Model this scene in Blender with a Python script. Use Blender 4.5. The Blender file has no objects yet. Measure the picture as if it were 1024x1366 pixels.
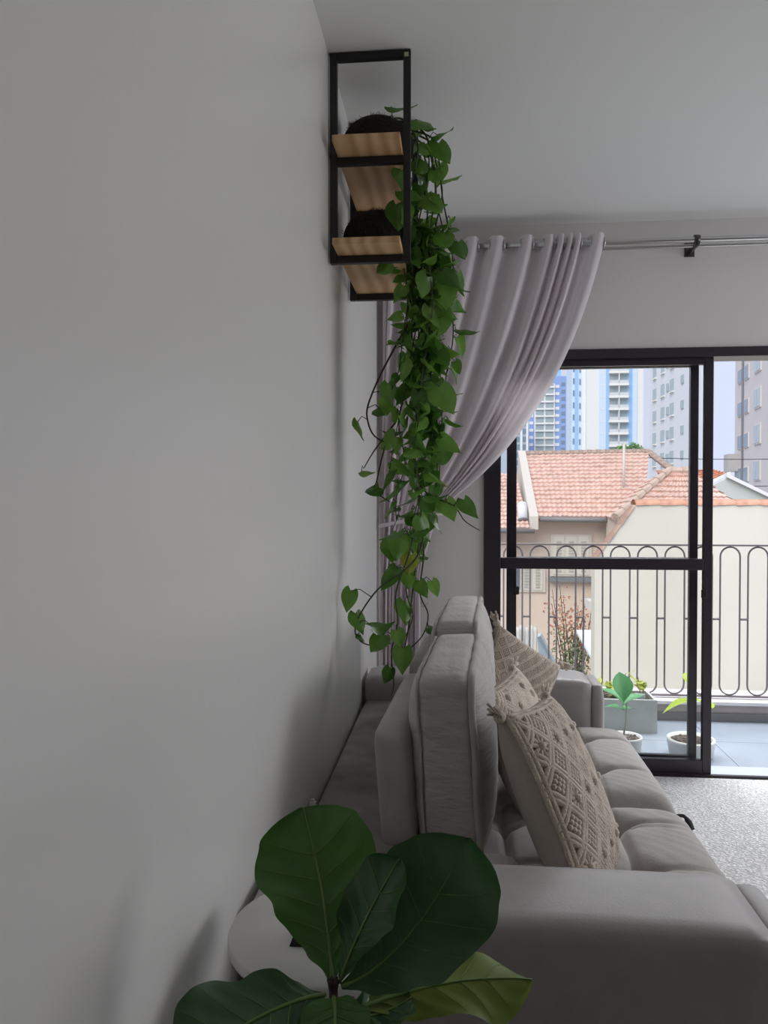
import bpy, math, random
from mathutils import Vector, Matrix, Euler
random.seed(7)
R = math.radians
scene = bpy.context.scene
col = scene.collection

# ---------------------------------------------------------------- camera, sky, sun, exposure
cam_d = bpy.data.cameras.new('camera'); cam = bpy.data.objects.new('camera', cam_d); col.objects.link(cam)
cam_d.sensor_fit = 'VERTICAL'; cam_d.sensor_height = 36.0; cam_d.lens = 1030.0 / 1366.0 * 36.0
cam_d.clip_start = 0.02; cam_d.clip_end = 2000
cam.location = (0, 0, 1.29)
cam.rotation_euler = (R(89.0), 0, math.atan(98 / 1030.0))
scene.camera = cam

wd = bpy.data.worlds.new('sky'); scene.world = wd; wd.use_nodes = True
bgn = wd.node_tree.nodes['Background']
bgn.inputs['Color'].default_value = (0.72, 0.785, 1.0, 1); bgn.inputs['Strength'].default_value = 1.0

def lamp(name, kind, loc, rot, **kw):
    d = bpy.data.lights.new(name, kind); o = bpy.data.objects.new(name, d); col.objects.link(o)
    o.location = loc; o.rotation_euler = rot
    for k, v in kw.items(): setattr(d, k, v)
    return o
# hazy sun behind the building, lights only the houses across the street
lamp('hazy_sun', 'SUN', (0, -10, 30), (R(44), 0, R(-32)), energy=3.0, angle=R(50), color=(1, .96, .88))
# portal at the balcony door only guides sampling; an added fill lamp follows
p1 = lamp('door_daylight', 'AREA', (1.58, 3.84, 1.0), (R(-90), 0, 0), shape='RECTANGLE', size=2.9, size_y=2.0, energy=1)
p1.data.cycles.is_portal = True
p2 = lamp('side_fill', 'AREA', (3.95, 2.45, 2.1), (0, R(62), R(12)), shape='RECTANGLE', size=1.8, size_y=2.0, energy=64, color=(1, .98, .97))  # added fill lamp outside a made-up right wall window, brightens the room
# added area lamp over the balcony, out of view, brightening the room through the door
lamp('balcony_fill', 'AREA', (1.6, 4.75, 2.85), (R(-38), 0, 0), shape='RECTANGLE', size=4.2, size_y=1.6, energy=235, color=(.97, .985, 1))
vs = scene.view_settings
vs.view_transform = 'Standard'; vs.look = 'None'; vs.exposure = 0.0; vs.gamma = 1.0; vs.use_curve_mapping = False
scene.cycles.max_bounces = 14; scene.cycles.diffuse_bounces = 8; scene.cycles.glossy_bounces = 4
scene.cycles.transparent_max_bounces = 16; scene.cycles.sample_clamp_indirect = 8

# ---------------------------------------------------------------- materials
MATS = {}
def mat(name, c, rough=.6, metal=0, vary=0, vscale=8, bump=0, bscale=60, sheen=0, spec=.5, transl=0, stretch=None, c2=None, coat=0):
    if name in MATS: return MATS[name]
    m = bpy.data.materials.new(name); m.use_nodes = True; nt = m.node_tree; N = nt.nodes; L = nt.links
    b = N['Principled BSDF']; out = N['Material Output']
    b.inputs['Base Color'].default_value = (*c, 1); b.inputs['Roughness'].default_value = rough
    b.inputs['Metallic'].default_value = metal; b.inputs['Specular IOR Level'].default_value = spec
    if sheen: b.inputs['Sheen Weight'].default_value = sheen; b.inputs['Sheen Roughness'].default_value = .4
    if coat: b.inputs['Coat Weight'].default_value = coat; b.inputs['Coat Roughness'].default_value = .12
    tc = N.new('ShaderNodeTexCoord'); src = tc.outputs['Object']
    if stretch:
        mp = N.new('ShaderNodeMapping'); mp.inputs['Scale'].default_value = stretch
        L.new(src, mp.inputs['Vector']); src = mp.outputs['Vector']
    if vary:
        n = N.new('ShaderNodeTexNoise'); n.inputs['Scale'].default_value = vscale; n.inputs['Detail'].default_value = 5
        L.new(src, n.inputs['Vector'])
        r = N.new('ShaderNodeValToRGB'); r.color_ramp.elements[0].position = .32; r.color_ramp.elements[1].position = .68
        lo = c2 if c2 else tuple(v * (1 - vary) for v in c)
        hi = c if c2 else tuple(min(1, v * (1 + vary * .6)) for v in c)
        r.color_ramp.elements[0].color = (*lo, 1); r.color_ramp.elements[1].color = (*hi, 1)
        L.new(n.outputs['Fac'], r.inputs['Fac']); L.new(r.outputs['Color'], b.inputs['Base Color'])
    if bump:
        n2 = N.new('ShaderNodeTexNoise'); n2.inputs['Scale'].default_value = bscale; n2.inputs['Detail'].default_value = 4
        L.new(src, n2.inputs['Vector'])
        bp = N.new('ShaderNodeBump'); bp.inputs['Strength'].default_value = bump; bp.inputs['Distance'].default_value = .01
        L.new(n2.outputs['Fac'], bp.inputs['Height']); L.new(bp.outputs['Normal'], b.inputs['Normal'])
    if transl:
        t = N.new('ShaderNodeBsdfTranslucent'); mx = N.new('ShaderNodeMixShader'); mx.inputs[0].default_value = transl
        t.inputs['Color'].default_value = (*[min(1, v * 1.25) for v in c], 1)
        L.new(b.outputs[0], mx.inputs[1]); L.new(t.outputs[0], mx.inputs[2]); L.new(mx.outputs[0], out.inputs['Surface'])
    MATS[name] = m
    return m

def glass_mat():
    m = bpy.data.materials.new('door_glass'); m.use_nodes = True; nt = m.node_tree; N = nt.nodes; L = nt.links
    N.remove(N['Principled BSDF']); out = N['Material Output']
    t = N.new('ShaderNodeBsdfTransparent'); t.inputs['Color'].default_value = (.985, .985, .98, 1)
    g = N.new('ShaderNodeBsdfGlossy'); g.inputs['Roughness'].default_value = .02
    f = N.new('ShaderNodeFresnel'); f.inputs['IOR'].default_value = 1.25
    mx = N.new('ShaderNodeMixShader'); L.new(f.outputs[0], mx.inputs[0]); L.new(t.outputs[0], mx.inputs[1]); L.new(g.outputs[0], mx.inputs[2])
    L.new(mx.outputs[0], out.inputs['Surface']); MATS['door_glass'] = m; return m
GLASS = glass_mat()

def wood_mat():
    m = bpy.data.materials.new('pine'); m.use_nodes = True; nt = m.node_tree; N = nt.nodes; L = nt.links
    b = N['Principled BSDF']; b.inputs['Roughness'].default_value = .55
    tc = N.new('ShaderNodeTexCoord'); mp = N.new('ShaderNodeMapping'); mp.inputs['Scale'].default_value = (3.2, .5, 3.2)
    w = N.new('ShaderNodeTexWave'); w.inputs['Scale'].default_value = 2.2; w.inputs['Distortion'].default_value = 9
    w.inputs['Detail'].default_value = 3; w.inputs['Detail Scale'].default_value = .8
    r = N.new('ShaderNodeValToRGB'); r.color_ramp.elements[0].color = (.50, .29, .135, 1); r.color_ramp.elements[1].color = (.72, .48, .26, 1)
    L.new(tc.outputs['Object'], mp.inputs['Vector']); L.new(mp.outputs[0], w.inputs['Vector'])
    L.new(w.outputs['Fac'], r.inputs['Fac']); L.new(r.outputs[0], b.inputs['Base Color']); return m
PINE = wood_mat()

def rug_mat():
    m = bpy.data.materials.new('woven_rug'); m.use_nodes = True; nt = m.node_tree; N = nt.nodes; L = nt.links
    b = N['Principled BSDF']; b.inputs['Roughness'].default_value = .95; b.inputs['Specular IOR Level'].default_value = .1
    tc = N.new('ShaderNodeTexCoord')
    vo = N.new('ShaderNodeTexVoronoi'); vo.inputs['Scale'].default_value = 95
    no = N.new('ShaderNodeTexNoise'); no.inputs['Scale'].default_value = 7
    w = N.new('ShaderNodeTexWave'); w.inputs['Scale'].default_value = 26; w.inputs['Distortion'].default_value = 9; w.inputs['Detail Scale'].default_value = 2.5; w.bands_direction = 'DIAGONAL'
    for n in (vo, no, w): L.new(tc.outputs['Object'], n.inputs['Vector'])
    mm = N.new('ShaderNodeMath'); mm.operation = 'MULTIPLY'; L.new(w.outputs['Fac'], mm.inputs[0]); L.new(no.outputs['Fac'], mm.inputs[1])
    ad = N.new('ShaderNodeMath'); ad.operation = 'ADD'; L.new(vo.outputs['Distance'], ad.inputs[0]); L.new(mm.outputs[0], ad.inputs[1])
    r = N.new('ShaderNodeValToRGB'); r.color_ramp.elements[0].position = .25; r.color_ramp.elements[1].position = .95
    r.color_ramp.elements[0].color = (.74, .73, .715, 1); r.color_ramp.elements[1].color = (.42, .415, .41, 1)
    L.new(ad.outputs[0], r.inputs['Fac']); L.new(r.outputs[0], b.inputs['Base Color'])
    bp = N.new('ShaderNodeBump'); bp.inputs['Strength'].default_value = .38; bp.inputs['Distance'].default_value = .01; bp.invert = True
    L.new(ad.outputs[0], bp.inputs['Height']); L.new(bp.outputs['Normal'], b.inputs['Normal']); return m
RUG = rug_mat()

WALLM = mat('wall_paint', (.72, .715, .695), .33, bump=.05, bscale=35, spec=.5)
WALLF = mat('far_wall_paint', (.76, .735, .715), .5, bump=.04, bscale=40, spec=.3)
CEILM = mat('ceiling_paint', (.82, .83, .81), .7, bump=.04, bscale=30, spec=.2)
FLOORM = mat('floor_tile', (.30, .27, .24), .35, vary=.08)  # floor darkened to cut bounce light in the room
FRAME = mat('dark_bronze_aluminium', (.034, .027, .036), .35, metal=.0, spec=.5)
BLACK = mat('black_steel', (.008, .007, .009), .45)
FAB = mat('taupe_velvet', (.40, .375, .36), .85, vary=.10, vscale=14, bump=.12, bscale=160, sheen=.25, spec=.2)
FABS = mat('brushed_suede', (.32, .298, .276), .85, vary=.42, vscale=7, bump=.1, bscale=160, sheen=.2, spec=.2)
FABA = mat('taupe_arm_fabric', (.35, .325, .32), .45, vary=.06, vscale=20, bump=.06, bscale=220, sheen=.15, spec=.6)
FABW = mat('creased_velvet', (.44, .41, .395), .85, vary=.10, vscale=14, bump=.55, bscale=26, sheen=.25, spec=.2, stretch=(1, .35, 3))
DARKF = mat('dark_strap', (.03, .026, .026), .7)
CORD = mat('macrame_cotton', (.60, .52, .445), .92, vary=.16, vscale=30, bump=.5, bscale=260, spec=.15)
PILB = mat('pillow_cotton', (.40, .355, .315), .92, vary=.08, bump=.2, bscale=300, spec=.15)
SHEER = mat('sheer_lilac_voile', (.80, .745, .775), .85, transl=.22, bump=.1, bscale=220, spec=.15)
CHROME = mat('brushed_steel', (.62, .61, .61), .28, metal=1)
WHITE = mat('white_laminate', (.66, .645, .615), .4, bump=.02)
WHITEP = mat('white_plastic', (.8, .8, .8), .35)
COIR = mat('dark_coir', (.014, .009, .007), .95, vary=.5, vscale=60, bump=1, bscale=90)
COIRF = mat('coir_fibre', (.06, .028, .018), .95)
SOIL = mat('potting_soil', (.10, .075, .06), .95, vary=.7, vscale=50, bump=1, bscale=60)
CONC = mat('grey_concrete', (.42, .43, .42), .8, vary=.12, vscale=10, bump=.1)
POTW = mat('pale_cement', (.62, .63, .62), .7, vary=.06, bump=.08)
STEM = mat('vine_stem', (.075, .085, .04), .7, vary=.4, vscale=30)
TWIG = mat('brown_twig', (.07, .045, .035), .8)
POTH = [mat('pothos_leaf_%s' % n, c,   .38, vary=.22, vscale=25, transl=.34, spec=.5) for n, c in
        (('deep', (.075, .185, .028)), ('mid', (.115, .255, .038)), ('fresh', (.17, .34, .06)))]
POTHY = mat('pothos_leaf_yellow', (.42, .42, .05), .4, vary=.4, vscale=30, c2=(.1, .22, .03), transl=.25)
FIGM = mat('fig_leaf', (.058, .15, .026), .42, vary=.22, vscale=18, transl=.14, bump=.12, bscale=40, spec=.5)
FIGD = mat('fig_leaf_dark', (.040, .105, .034), .38, vary=.22, vscale=18, transl=.10, bump=.12, bscale=40, spec=.55)
FIGL = mat('fig_leaf_underside', (.17, .24, .04), .5, vary=.2, vscale=14, transl=.35)
VEIN = mat('leaf_vein', (.13, .22, .055), .5)
BUD = mat('fig_bud', (.035, .016, .012), .7)
RAILM = mat('railing_glare_paint', (.17, .15, .155), .45)  # lightened paint, outdoor glare is put into the colour
TILEM = mat('balcony_tile', (.29, .335, .385), .22, vary=.06, vscale=3, spec=.6)
GROUT = mat('grout', (.27, .29, .31), .8)

# ---------------------------------------------------------------- mesh helpers (world coordinates; parent origin is subtracted)
ORG = {}
def V(*a): return Vector(a)
class MB:
    def __init__(s): s.v = []; s.f = []
    def add(s, vs_, fs):
        o = len(s.v); s.v += [tuple(v) for v in vs_]; s.f += [tuple(i + o for i in f) for f in fs]; return s
    def box(s, x0, x1, y0, y1, z0, z1):
        return s.add([(x0, y0, z0), (x1, y0, z0), (x1, y1, z0), (x0, y1, z0), (x0, y0, z1), (x1, y0, z1), (x1, y1, z1), (x0, y1, z1)],
                     [(0, 3, 2, 1), (4, 5, 6, 7), (0, 1, 5, 4), (1, 2, 6, 5), (2, 3, 7, 6), (3, 0, 4, 7)])
    def tube(s, pts, r, n=8, caps=True, closed=False):
        pts = [Vector(p) for p in pts]; m = len(pts); rr = r if isinstance(r, (list, tuple)) else [r] * m
        base = len(s.v); prev = None
        for i, p in enumerate(pts):
            if closed: d = pts[(i + 1) % m] - pts[i - 1]
            else: d = pts[min(i + 1, m - 1)] - pts[max(i - 1, 0)]
            if d.length < 1e-9: d = Vector((0, 0, 1))
            d.normalize()
            if prev is None:
                a = d.cross(Vector((0, 0, 1)) if abs(d.z) < .9 else Vector((1, 0, 0)))
            else:
                a = prev - d * prev.dot(d)
            if a.length < 1e-9: a = d.orthogonal()
            a.normalize(); prev = a; b = d.cross(a)
            for k in range(n):
                t = 2 * math.pi * k / n
                s.v.append(tuple(p + (a * math.cos(t) + b * math.sin(t)) * rr[i]))
        for i in range(m if closed else m - 1):
            j = (i + 1) % m
            for k in range(n):
                k2 = (k + 1) % n
                s.f.append((base + i * n + k, base + i * n + k2, base + j * n + k2, base + j * n + k))
        if caps and not closed:
            s.f.append(tuple(base + k for k in reversed(range(n)))); s.f.append(tuple(base + (m - 1) * n + k for k in range(n)))
        return s
    def lathe(s, prof, c=(0, 0, 0), n=32):
        base = len(s.v); m = len(prof)
        for (r, z) in prof:
            for k in range(n):
                t = 2 * math.pi * k / n; s.v.append((c[0] + r * math.cos(t), c[1] + r * math.sin(t), c[2] + z))
        for i in range(m - 1):
            for k in range(n):
                k2 = (k + 1) % n
                s.f.append((base + i * n + k, base + i * n + k2, base + (i + 1) * n + k2, base + (i + 1) * n + k))
        if prof[0][0] > 1e-6: s.f.append(tuple(base + k for k in reversed(range(n))))
        if prof[-1][0] > 1e-6: s.f.append(tuple(base + (m - 1) * n + k for k in range(n)))
        return s
    def grid(s, fn, nu, nv, cu=False):
        base = len(s.v)
        for i in range(nu):
            for j in range(nv): s.v.append(tuple(fn(i, j)))
        for i in range(nu - (0 if cu else 1)):
            for j in range(nv - 1):
                i2 = (i + 1) % nu
                s.f.append((base + i * nv + j, base + i2 * nv + j, base + i2 * nv + j + 1, base + i * nv + j + 1))
        return s
    def prism(s, poly, d):
        n = len(poly); a = [Vector(p) for p in poly]; b = [p + Vector(d) for p in a]
        return s.add(a + b, [tuple(range(n)), tuple(reversed(range(n, 2 * n)))] + [(i, i + n, (i + 1) % n + n, (i + 1) % n) for i in range(n)])
    def ball(s, c, r, n=6, m=4, sq=(1, 1, 1)):
        prof = [(math.sin(math.pi * i / m), -math.cos(math.pi * i / m)) for i in range(m + 1)]
        base = len(s.v)
        for (rr, z) in prof[1:-1]:
            for k in range(n):
                t = 2 * math.pi * k / n; s.v.append((c[0] + r * rr * math.cos(t) * sq[0], c[1] + r * rr * math.sin(t) * sq[1], c[2] + r * z * sq[2]))
        lo = len(s.v); s.v.append((c[0], c[1], c[2] - r * sq[2])); s.v.append((c[0], c[1], c[2] + r * sq[2]))
        for i in range(m - 2):
            for k in range(n):
                k2 = (k + 1) % n; s.f.append((base + i * n + k, base + i * n + k2, base + (i + 1) * n + k2, base + (i + 1) * n + k))
        for k in range(n):
            k2 = (k + 1) % n; s.f.append((lo, base + k2, base + k)); s.f.append((lo + 1, base + (m - 2) * n + k, base + (m - 2) * n + k2))
        return s
    def data(s, name, m, smooth=False, off=Vector((0, 0, 0))):
        me = bpy.data.meshes.new(name); me.from_pydata([tuple(Vector(v) - off) for v in s.v], [], s.f); me.materials.append(m)
        if smooth: me.polygons.foreach_set('use_smooth', [True] * len(me.polygons))
        me.update(); return me
    def build(s, name, m, parent=None, smooth=False, bevel=0, solid=0, sub=0, fixn=False):
        off = ORG[parent.name] if parent else Vector((0, 0, 0))
        o = bpy.data.objects.new(name, s.data(name, m, smooth, off)); col.objects.link(o)
        if parent: o.parent = parent
        ORG[o.name] = off
        if solid:
            md = o.modifiers.new('thickness', 'SOLIDIFY'); md.thickness = solid; md.offset = 0
        if bevel:
            md = o.modifiers.new('edges', 'BEVEL'); md.width = bevel; md.segments = 2; md.limit_method = 'ANGLE'
        if sub:
            md = o.modifiers.new('smooth', 'SUBSURF'); md.levels = sub; md.render_levels = sub
        return o
def tag(o, label=None, cat=None, group=None, kind=None):
    for k, v in (('label', label), ('category', cat), ('group', group), ('kind', kind)):
        if v: o[k] = v
    return o
def thing(name, label, cat, loc=(0, 0, 0), group=None, rz=0):
    o = bpy.data.objects.new(name, None); col.objects.link(o); o.location = loc; o.rotation_euler = (0, 0, rz)
    o.empty_display_size = .1; ORG[o.name] = Vector(loc) if not rz else Vector((0, 0, 0))
    return tag(o, label, cat, group)
def inst(name, me, loc, parent, rot=(0, 0, 0), scale=(1, 1, 1)):
    o = bpy.data.objects.new(name, me); col.objects.link(o)
    off = ORG[parent.name] if parent else Vector((0, 0, 0))
    o.location = Vector(loc) - off; o.rotation_euler = rot; o.scale = scale
    if parent: o.parent = parent
    ORG[o.name] = Vector(loc); return o
def inst_m(name, me, M, parent):
    o = bpy.data.objects.new(name, me); col.objects.link(o)
    off = ORG[parent.name] if parent else Vector((0, 0, 0))
    M = M.copy(); M.translation = M.translation - off
    o.matrix_local = M
    if parent: o.parent = parent
    return o
def structure(o): o['kind'] = 'structure'; return o
def bez(p0, p1, p2, n):
    p0, p1, p2 = Vector(p0), Vector(p1), Vector(p2)
    return [(1 - t) ** 2 * p0 + 2 * t * (1 - t) * p1 + t * t * p2 for t in [i / n for i in range(n + 1)]]
def spline(pts, n=5):
    pts = [Vector(p) for p in pts]; out = []
    for i in range(len(pts) - 1):
        a = pts[max(i - 1, 0)]; b = pts[i]; c = pts[i + 1]; d = pts[min(i + 2, len(pts) - 1)]
        for k in range(n):
            t = k / n
            out.append(.5 * ((2 * b) + (c - a) * t + (2 * a - 5 * b + 4 * c - d) * t * t + (3 * b - a - 3 * c + d) * t ** 3))
    out.append(pts[-1]); return out
def lerp(a, b, t): return a + (b - a) * t

# ---------------------------------------------------------------- room shell
XL, XR, YN, YF, ZC = -.37, 3.3, -2.6, 3.67, 2.565
DX0, DX1, DZ = .123, 3.05, 1.978
structure(MB().box(XL - .15, XR + .15, YN - .15, YF + .15, -.12, 0).build('floor', FLOORM))
structure(MB().box(XL - .15, XR + .15, YN - .15, YF + .15, ZC, ZC + .15).build('ceiling', CEILM))
structure(MB().box(XL - .15, XL, YN - .15, YF + .15, 0, ZC).build('wall_left', WALLM))
structure(MB().box(XL, DX0, YF, YF + .15, 0, ZC).box(DX0, DX1, YF, YF + .15, DZ, ZC).box(DX1, XR, YF, YF + .15, 0, ZC).build('wall_far', WALLF))
structure(MB().box(XR, XR + .15, YN, YF + .15, 0, .35).box(XR, XR + .15, YN, YF + .15, 2.35, ZC).box(XR, XR + .15, YN, 1.45, .35, 2.35).box(XR, XR + .15, 3.45, YF + .15, .35, 2.35).build('wall_right', mat('right_wall_dimming_paint', (.52, .51, .50), .6)))  # unseen wall, darkened to cut bounce light; opening added for the fill lamp
structure(MB().box(XL, XR, YN - .15, YN, 0, ZC).build('wall_near', mat('near_wall_dimming_paint', (.17, .155, .15), .6)))  # unseen wall behind the camera, made dark to cut bounce light
win = MB()
for y in (1.45, 2.43, 3.41): win.box(XR + .04, XR + .08, y, y + .04, .35, 2.35)
for z in (.35, 2.31): win.box(XR + .04, XR + .08, 1.45, 3.45, z, z + .04)
structure(win.build('added_window_1', FRAME))  # added window, out of view, made for the fill lamp outside it

# sliding balcony door
door = bpy.data.objects.new('door_1', None); col.objects.link(door); ORG['door_1'] = Vector((0, 0, 0)); structure(door)
MB().box(DX0, DX0 + .078, YF - .012, YF + .13, 0, DZ).build('jamb', FRAME, door, bevel=.003)
MB().box(DX1 - .078, DX1, YF - .012, YF + .13, 0, DZ).build('jamb', FRAME, door, bevel=.003)
MB().box(DX0, DX1, YF - .012, YF + .13, 1.938, DZ + .004).build('head_rail', FRAME, door, bevel=.003)
MB().box(DX0, DX1, YF + .018, YF + .15, 0, .006).build('stone_sill', mat('sill_stone', (.40, .43, .46), .4), door)
MB().box(DX0, DX1, YF - .002, YF + .018, 0, .012).build('sill_track', FRAME, door)
def leaf(xa, xb, sl, sr, y0, y1, handle):
    p = MB().box(xa, xa + sl, y0, y1, .012, 1.938).build('stile', FRAME, door, bevel=.003)
    p2_ = MB().box(xb - sr, xb, y0, y1, .012, 1.938).build('stile', FRAME, door, bevel=.003)
    MB().box(xa + sl, xb - sr, y0, y1, 1.907, 1.938).build('top_rail', FRAME, door)
    MB().box(xa + sl, xb - sr, y0, y1, .012, .075).build('bottom_rail', FRAME, door, bevel=.003)
    MB().box(xa + sl, xb - sr, y0, y1, .958, 1.011).build('lock_rail', FRAME, door, bevel=.003)
    ym = (y0 + y1) / 2
    MB().box(xa + sl, xb - sr, ym - .003, ym + .003, .075, .958).build('glass_pane', GLASS, door)
    MB().box(xa + sl, xb - sr, ym - .003, ym + .003, 1.011, 1.907).build('glass_pane', GLASS, door)
    par = p if handle < 0 else p2_
    hx = xa + sl if handle < 0 else xb - sr
    MB().box(hx - .012, hx + .012, y0 - .014, y0, .83, .87).build('latch', BLACK, par, bevel=.004)
leaf(.200, 1.172, .004, .040, 3.685, 3.715, 1)
leaf(.236, 1.124, .046, .038, 3.745, 3.775, -1)

# curtain rods
rod = thing('curtain_rod', 'double brushed steel curtain rod running along the wall above the door', 'curtain rod', (1.0, 3.55, 2.43))
for (dy, dz, r) in ((3.56, 2.438, .0125), (3.605, 2.425, .008)):
    MB().tube([(-.34, dy, dz), (2.9, dy, dz)], r, 12).build('rod', CHROME, rod, True)
for bx_ in (1.053, 2.7):
    MB().box(bx_ - .022, bx_ + .022, YF - .006, YF, 2.395, 2.475).box(bx_ - .004, bx_ + .004, 3.535, YF - .004, 2.405, 2.425).build('bracket', mat('dark_chrome', (.10, .09, .095), .3, metal=.8), rod)
    MB().tube([(bx_ - .012, 3.56, 2.438), (bx_ + .012, 3.56, 2.438)], .021, 14).build('bracket_ring', mat('dark_chrome', (.1, .1, .1)), rod, True)

# curtain
cur = thing('curtain', 'sheer lilac grey curtain gathered towards the corner behind the trailing plant', 'curtain', (-.1, 3.54, 0))
fr = [-.325, -.289, -.204, -.119, -.042, .065, .175, .31, .409, .461, .5, .536, .622]
wfr = [.02, .02, .025, .03, .03, .03, .036, .03, .024, .016, .014, .016, .032]
seq = []
for i, (x, w) in enumerate(zip(fr, wfr)):
    seq += [(x - w * .95, 3.555), (x - w * .6, 3.528), (x, 3.518), (x + w * .6, 3.528), (x + w * .95, 3.555)]
    if i < len(fr) - 1:
        xn = fr[i + 1] - wfr[i + 1] * .95; xa = x + w * .95
        seq += [(lerp(xa, xn, .25), 3.585), (lerp(xa, xn, .5), 3.592), (lerp(xa, xn, .75), 3.585)]
top = [p for p in seq]
NS = len(top); NT = 30; NB = 18
def curt(i, j):
    x, y = top[i]; s = (x - fr[0]) / (fr[-1] + .03 - fr[0]); s = max(0, min(1, s)); u = i / (NS - 1)
    tx = lerp(-.345, -.075, s); tz = lerp(1.165, 1.25, s); ty = 3.565 + (y - 3.565) * .55 + .012 * math.sin(u * 61)
    if j <= 2:
        return (x, y, 2.468 - .012 * j) if j else (x, y, 2.472)
    if j <= NT:
        t = (j - 2) / (NT - 2); cx = lerp(-.345, .47, s ** 1.15); cz = lerp(1.9, 1.62, s)
        a = (1 - t) ** 2; b = 2 * t * (1 - t); c = t * t
        sag = .010 * math.sin(t * math.pi) * math.sin(u * 40 + t * 5)
        return (a * x + b * cx + c * tx, lerp(y, ty, t) + sag, a * 2.445 + b * cz + c * tz)
    t = (j - NT) / NB
    bx = lerp(-.35, -.17, s); wob = .02 * math.sin(u * 30 + t * 2) * t
    flare = math.sin(min(1, t * 3) * math.pi / 2)
    return (lerp(tx, bx, flare), ty + wob, lerp(tz, .03, t))
MB().grid(curt, NS, NT + NB + 1).build('fabric', SHEER, cur, True)
MB().tube([(-.35 + .29 * (i / 10), 3.50 - .012 * math.sin(i / 10 * math.pi), 1.165 + .06 * i / 10) for i in range(11)] + [(-.06, 3.60, 1.225), (-.35, 3.62, 1.165)], .009, 8, closed=True).build('tieback', SHEER, cur, True)
for i in range(len(fr)):
    for s in (-1, 1):
        gx = fr[i] + s * wfr[i] * .95
        MB().tube([(gx - .0025, 3.56, 2.438), (gx + .0025, 3.56, 2.438)], .026, 16).build('grommet', CHROME, cur, True)
hk = thing('tieback_hook', 'small silver curtain holdback hook on the wall low in the corner', 'hook', (-.184, YF, .8))
MB().tube([(-.184, YF, .8), (-.184, YF - .002, .8)], .02, 12).build('wall_plate', CHROME, hk)
MB().tube(spline([(-.184, YF, .8), (-.184, 3.61, .795), (-.16, 3.585, .79), (-.13, 3.585, .81)]), .005, 8).build('hook_arm', CHROME, hk, True)

# ---------------------------------------------------------------- sofa
def rbox(c, d, r, puff=(0, 0, 0), n=10, M=None, wr=0):
    """rounded, puffed box: centre c, dims d, edge radius r, outward puff per axis"""
    mb = MB(); h = [v / 2 for v in d]; M = M or Matrix.Identity(3); idx = {}
    def pt(a, b, e):
        p = [a * h[0], b * h[1], e * h[2]]
        q = Vector([max(-h[k] + r, min(h[k] - r, p[k])) for k in range(3)]); dv = Vector(p) - q
        if dv.length > 1e-9: p = q + dv.normalized() * r
        p = Vector(p)
        p.x += a * puff[0] * (1 - b ** 4) * (1 - e ** 4) if abs(a) > .999 else a * puff[0] * .0
        p.y += b * puff[1] * (1 - a ** 4) * (1 - e ** 4) if abs(b) > .999 else 0
        p.z += e * puff[2] * (1 - a ** 4) * (1 - b ** 4) if abs(e) > .999 else 0
        if wr: p += p.normalized() * wr * math.sin(p.y * 70 + 3 * math.sin(p.z * 23)) * math.sin(p.z * 31 + 2 * math.sin(p.y * 17))
        return M @ p + Vector(c)
    s = [math.sin(math.pi / 2 * (2 * i / n - 1)) * .5 + (2 * i / n - 1) * .5 for i in range(n + 1)]
    def vi(a, b, e):
        k = (round(a, 5), round(b, 5), round(e, 5))
        if k not in idx: idx[k] = len(mb.v); mb.v.append(tuple(pt(a, b, e)))
        return idx[k]
    for ax in range(3):
        for sg in (-1, 1):
            for i in range(n):
                for j in range(n):
                    q = []
                    for (u, w) in ((s[i], s[j]), (s[i + 1], s[j]), (s[i + 1], s[j + 1]), (s[i], s[j + 1])):
                        k = [0, 0, 0]; k[ax] = sg; k[(ax + 1) % 3] = u; k[(ax + 2) % 3] = w; q.append(vi(*k))
                    mb.f.append(tuple(q) if sg > 0 else tuple(reversed(q)))
    return mb
sofa = thing('sofa', 'taupe velvet two seat sofa with tufted seats standing along the left wall', 'sofa', (.1, 2.2, 0))
rbox((.085, 2.2, .215), (.87, 1.9, .23), .02, n=4).build('base', FABA, sofa, True)
rbox((-.235, 2.215, .37), (.25, 1.50, .29), .025, n=8).build('back_ledge', FABS, sofa, True)
arm1 = rbox((.075, 1.362, .35), (.87, .228, .50), .028, (0, .003, .006), n=12).build('armrest', FABA, sofa, True)
arm2 = rbox((.075, 3.065, .35), (.87, .215, .50), .028, (0, .003, .006), n=12).build('armrest', FABA, sofa, True)
for (yc, w, a) in ((1.362, .222, arm1), (3.065, .208, arm2)):
    rbox((.528, yc, .335), (.05, w, .50), .018, (.006, 0, 0), n=6).build('arm_front_panel', FABA, a, True)
for fx in (-.28, .42):
    for fy in (1.36, 3.06):
        MB().lathe([(.022, .0145 if fx > 0 else 0), (.028, .10)], (fx, fy, 0), 12).build('foot', BLACK, sofa)

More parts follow.
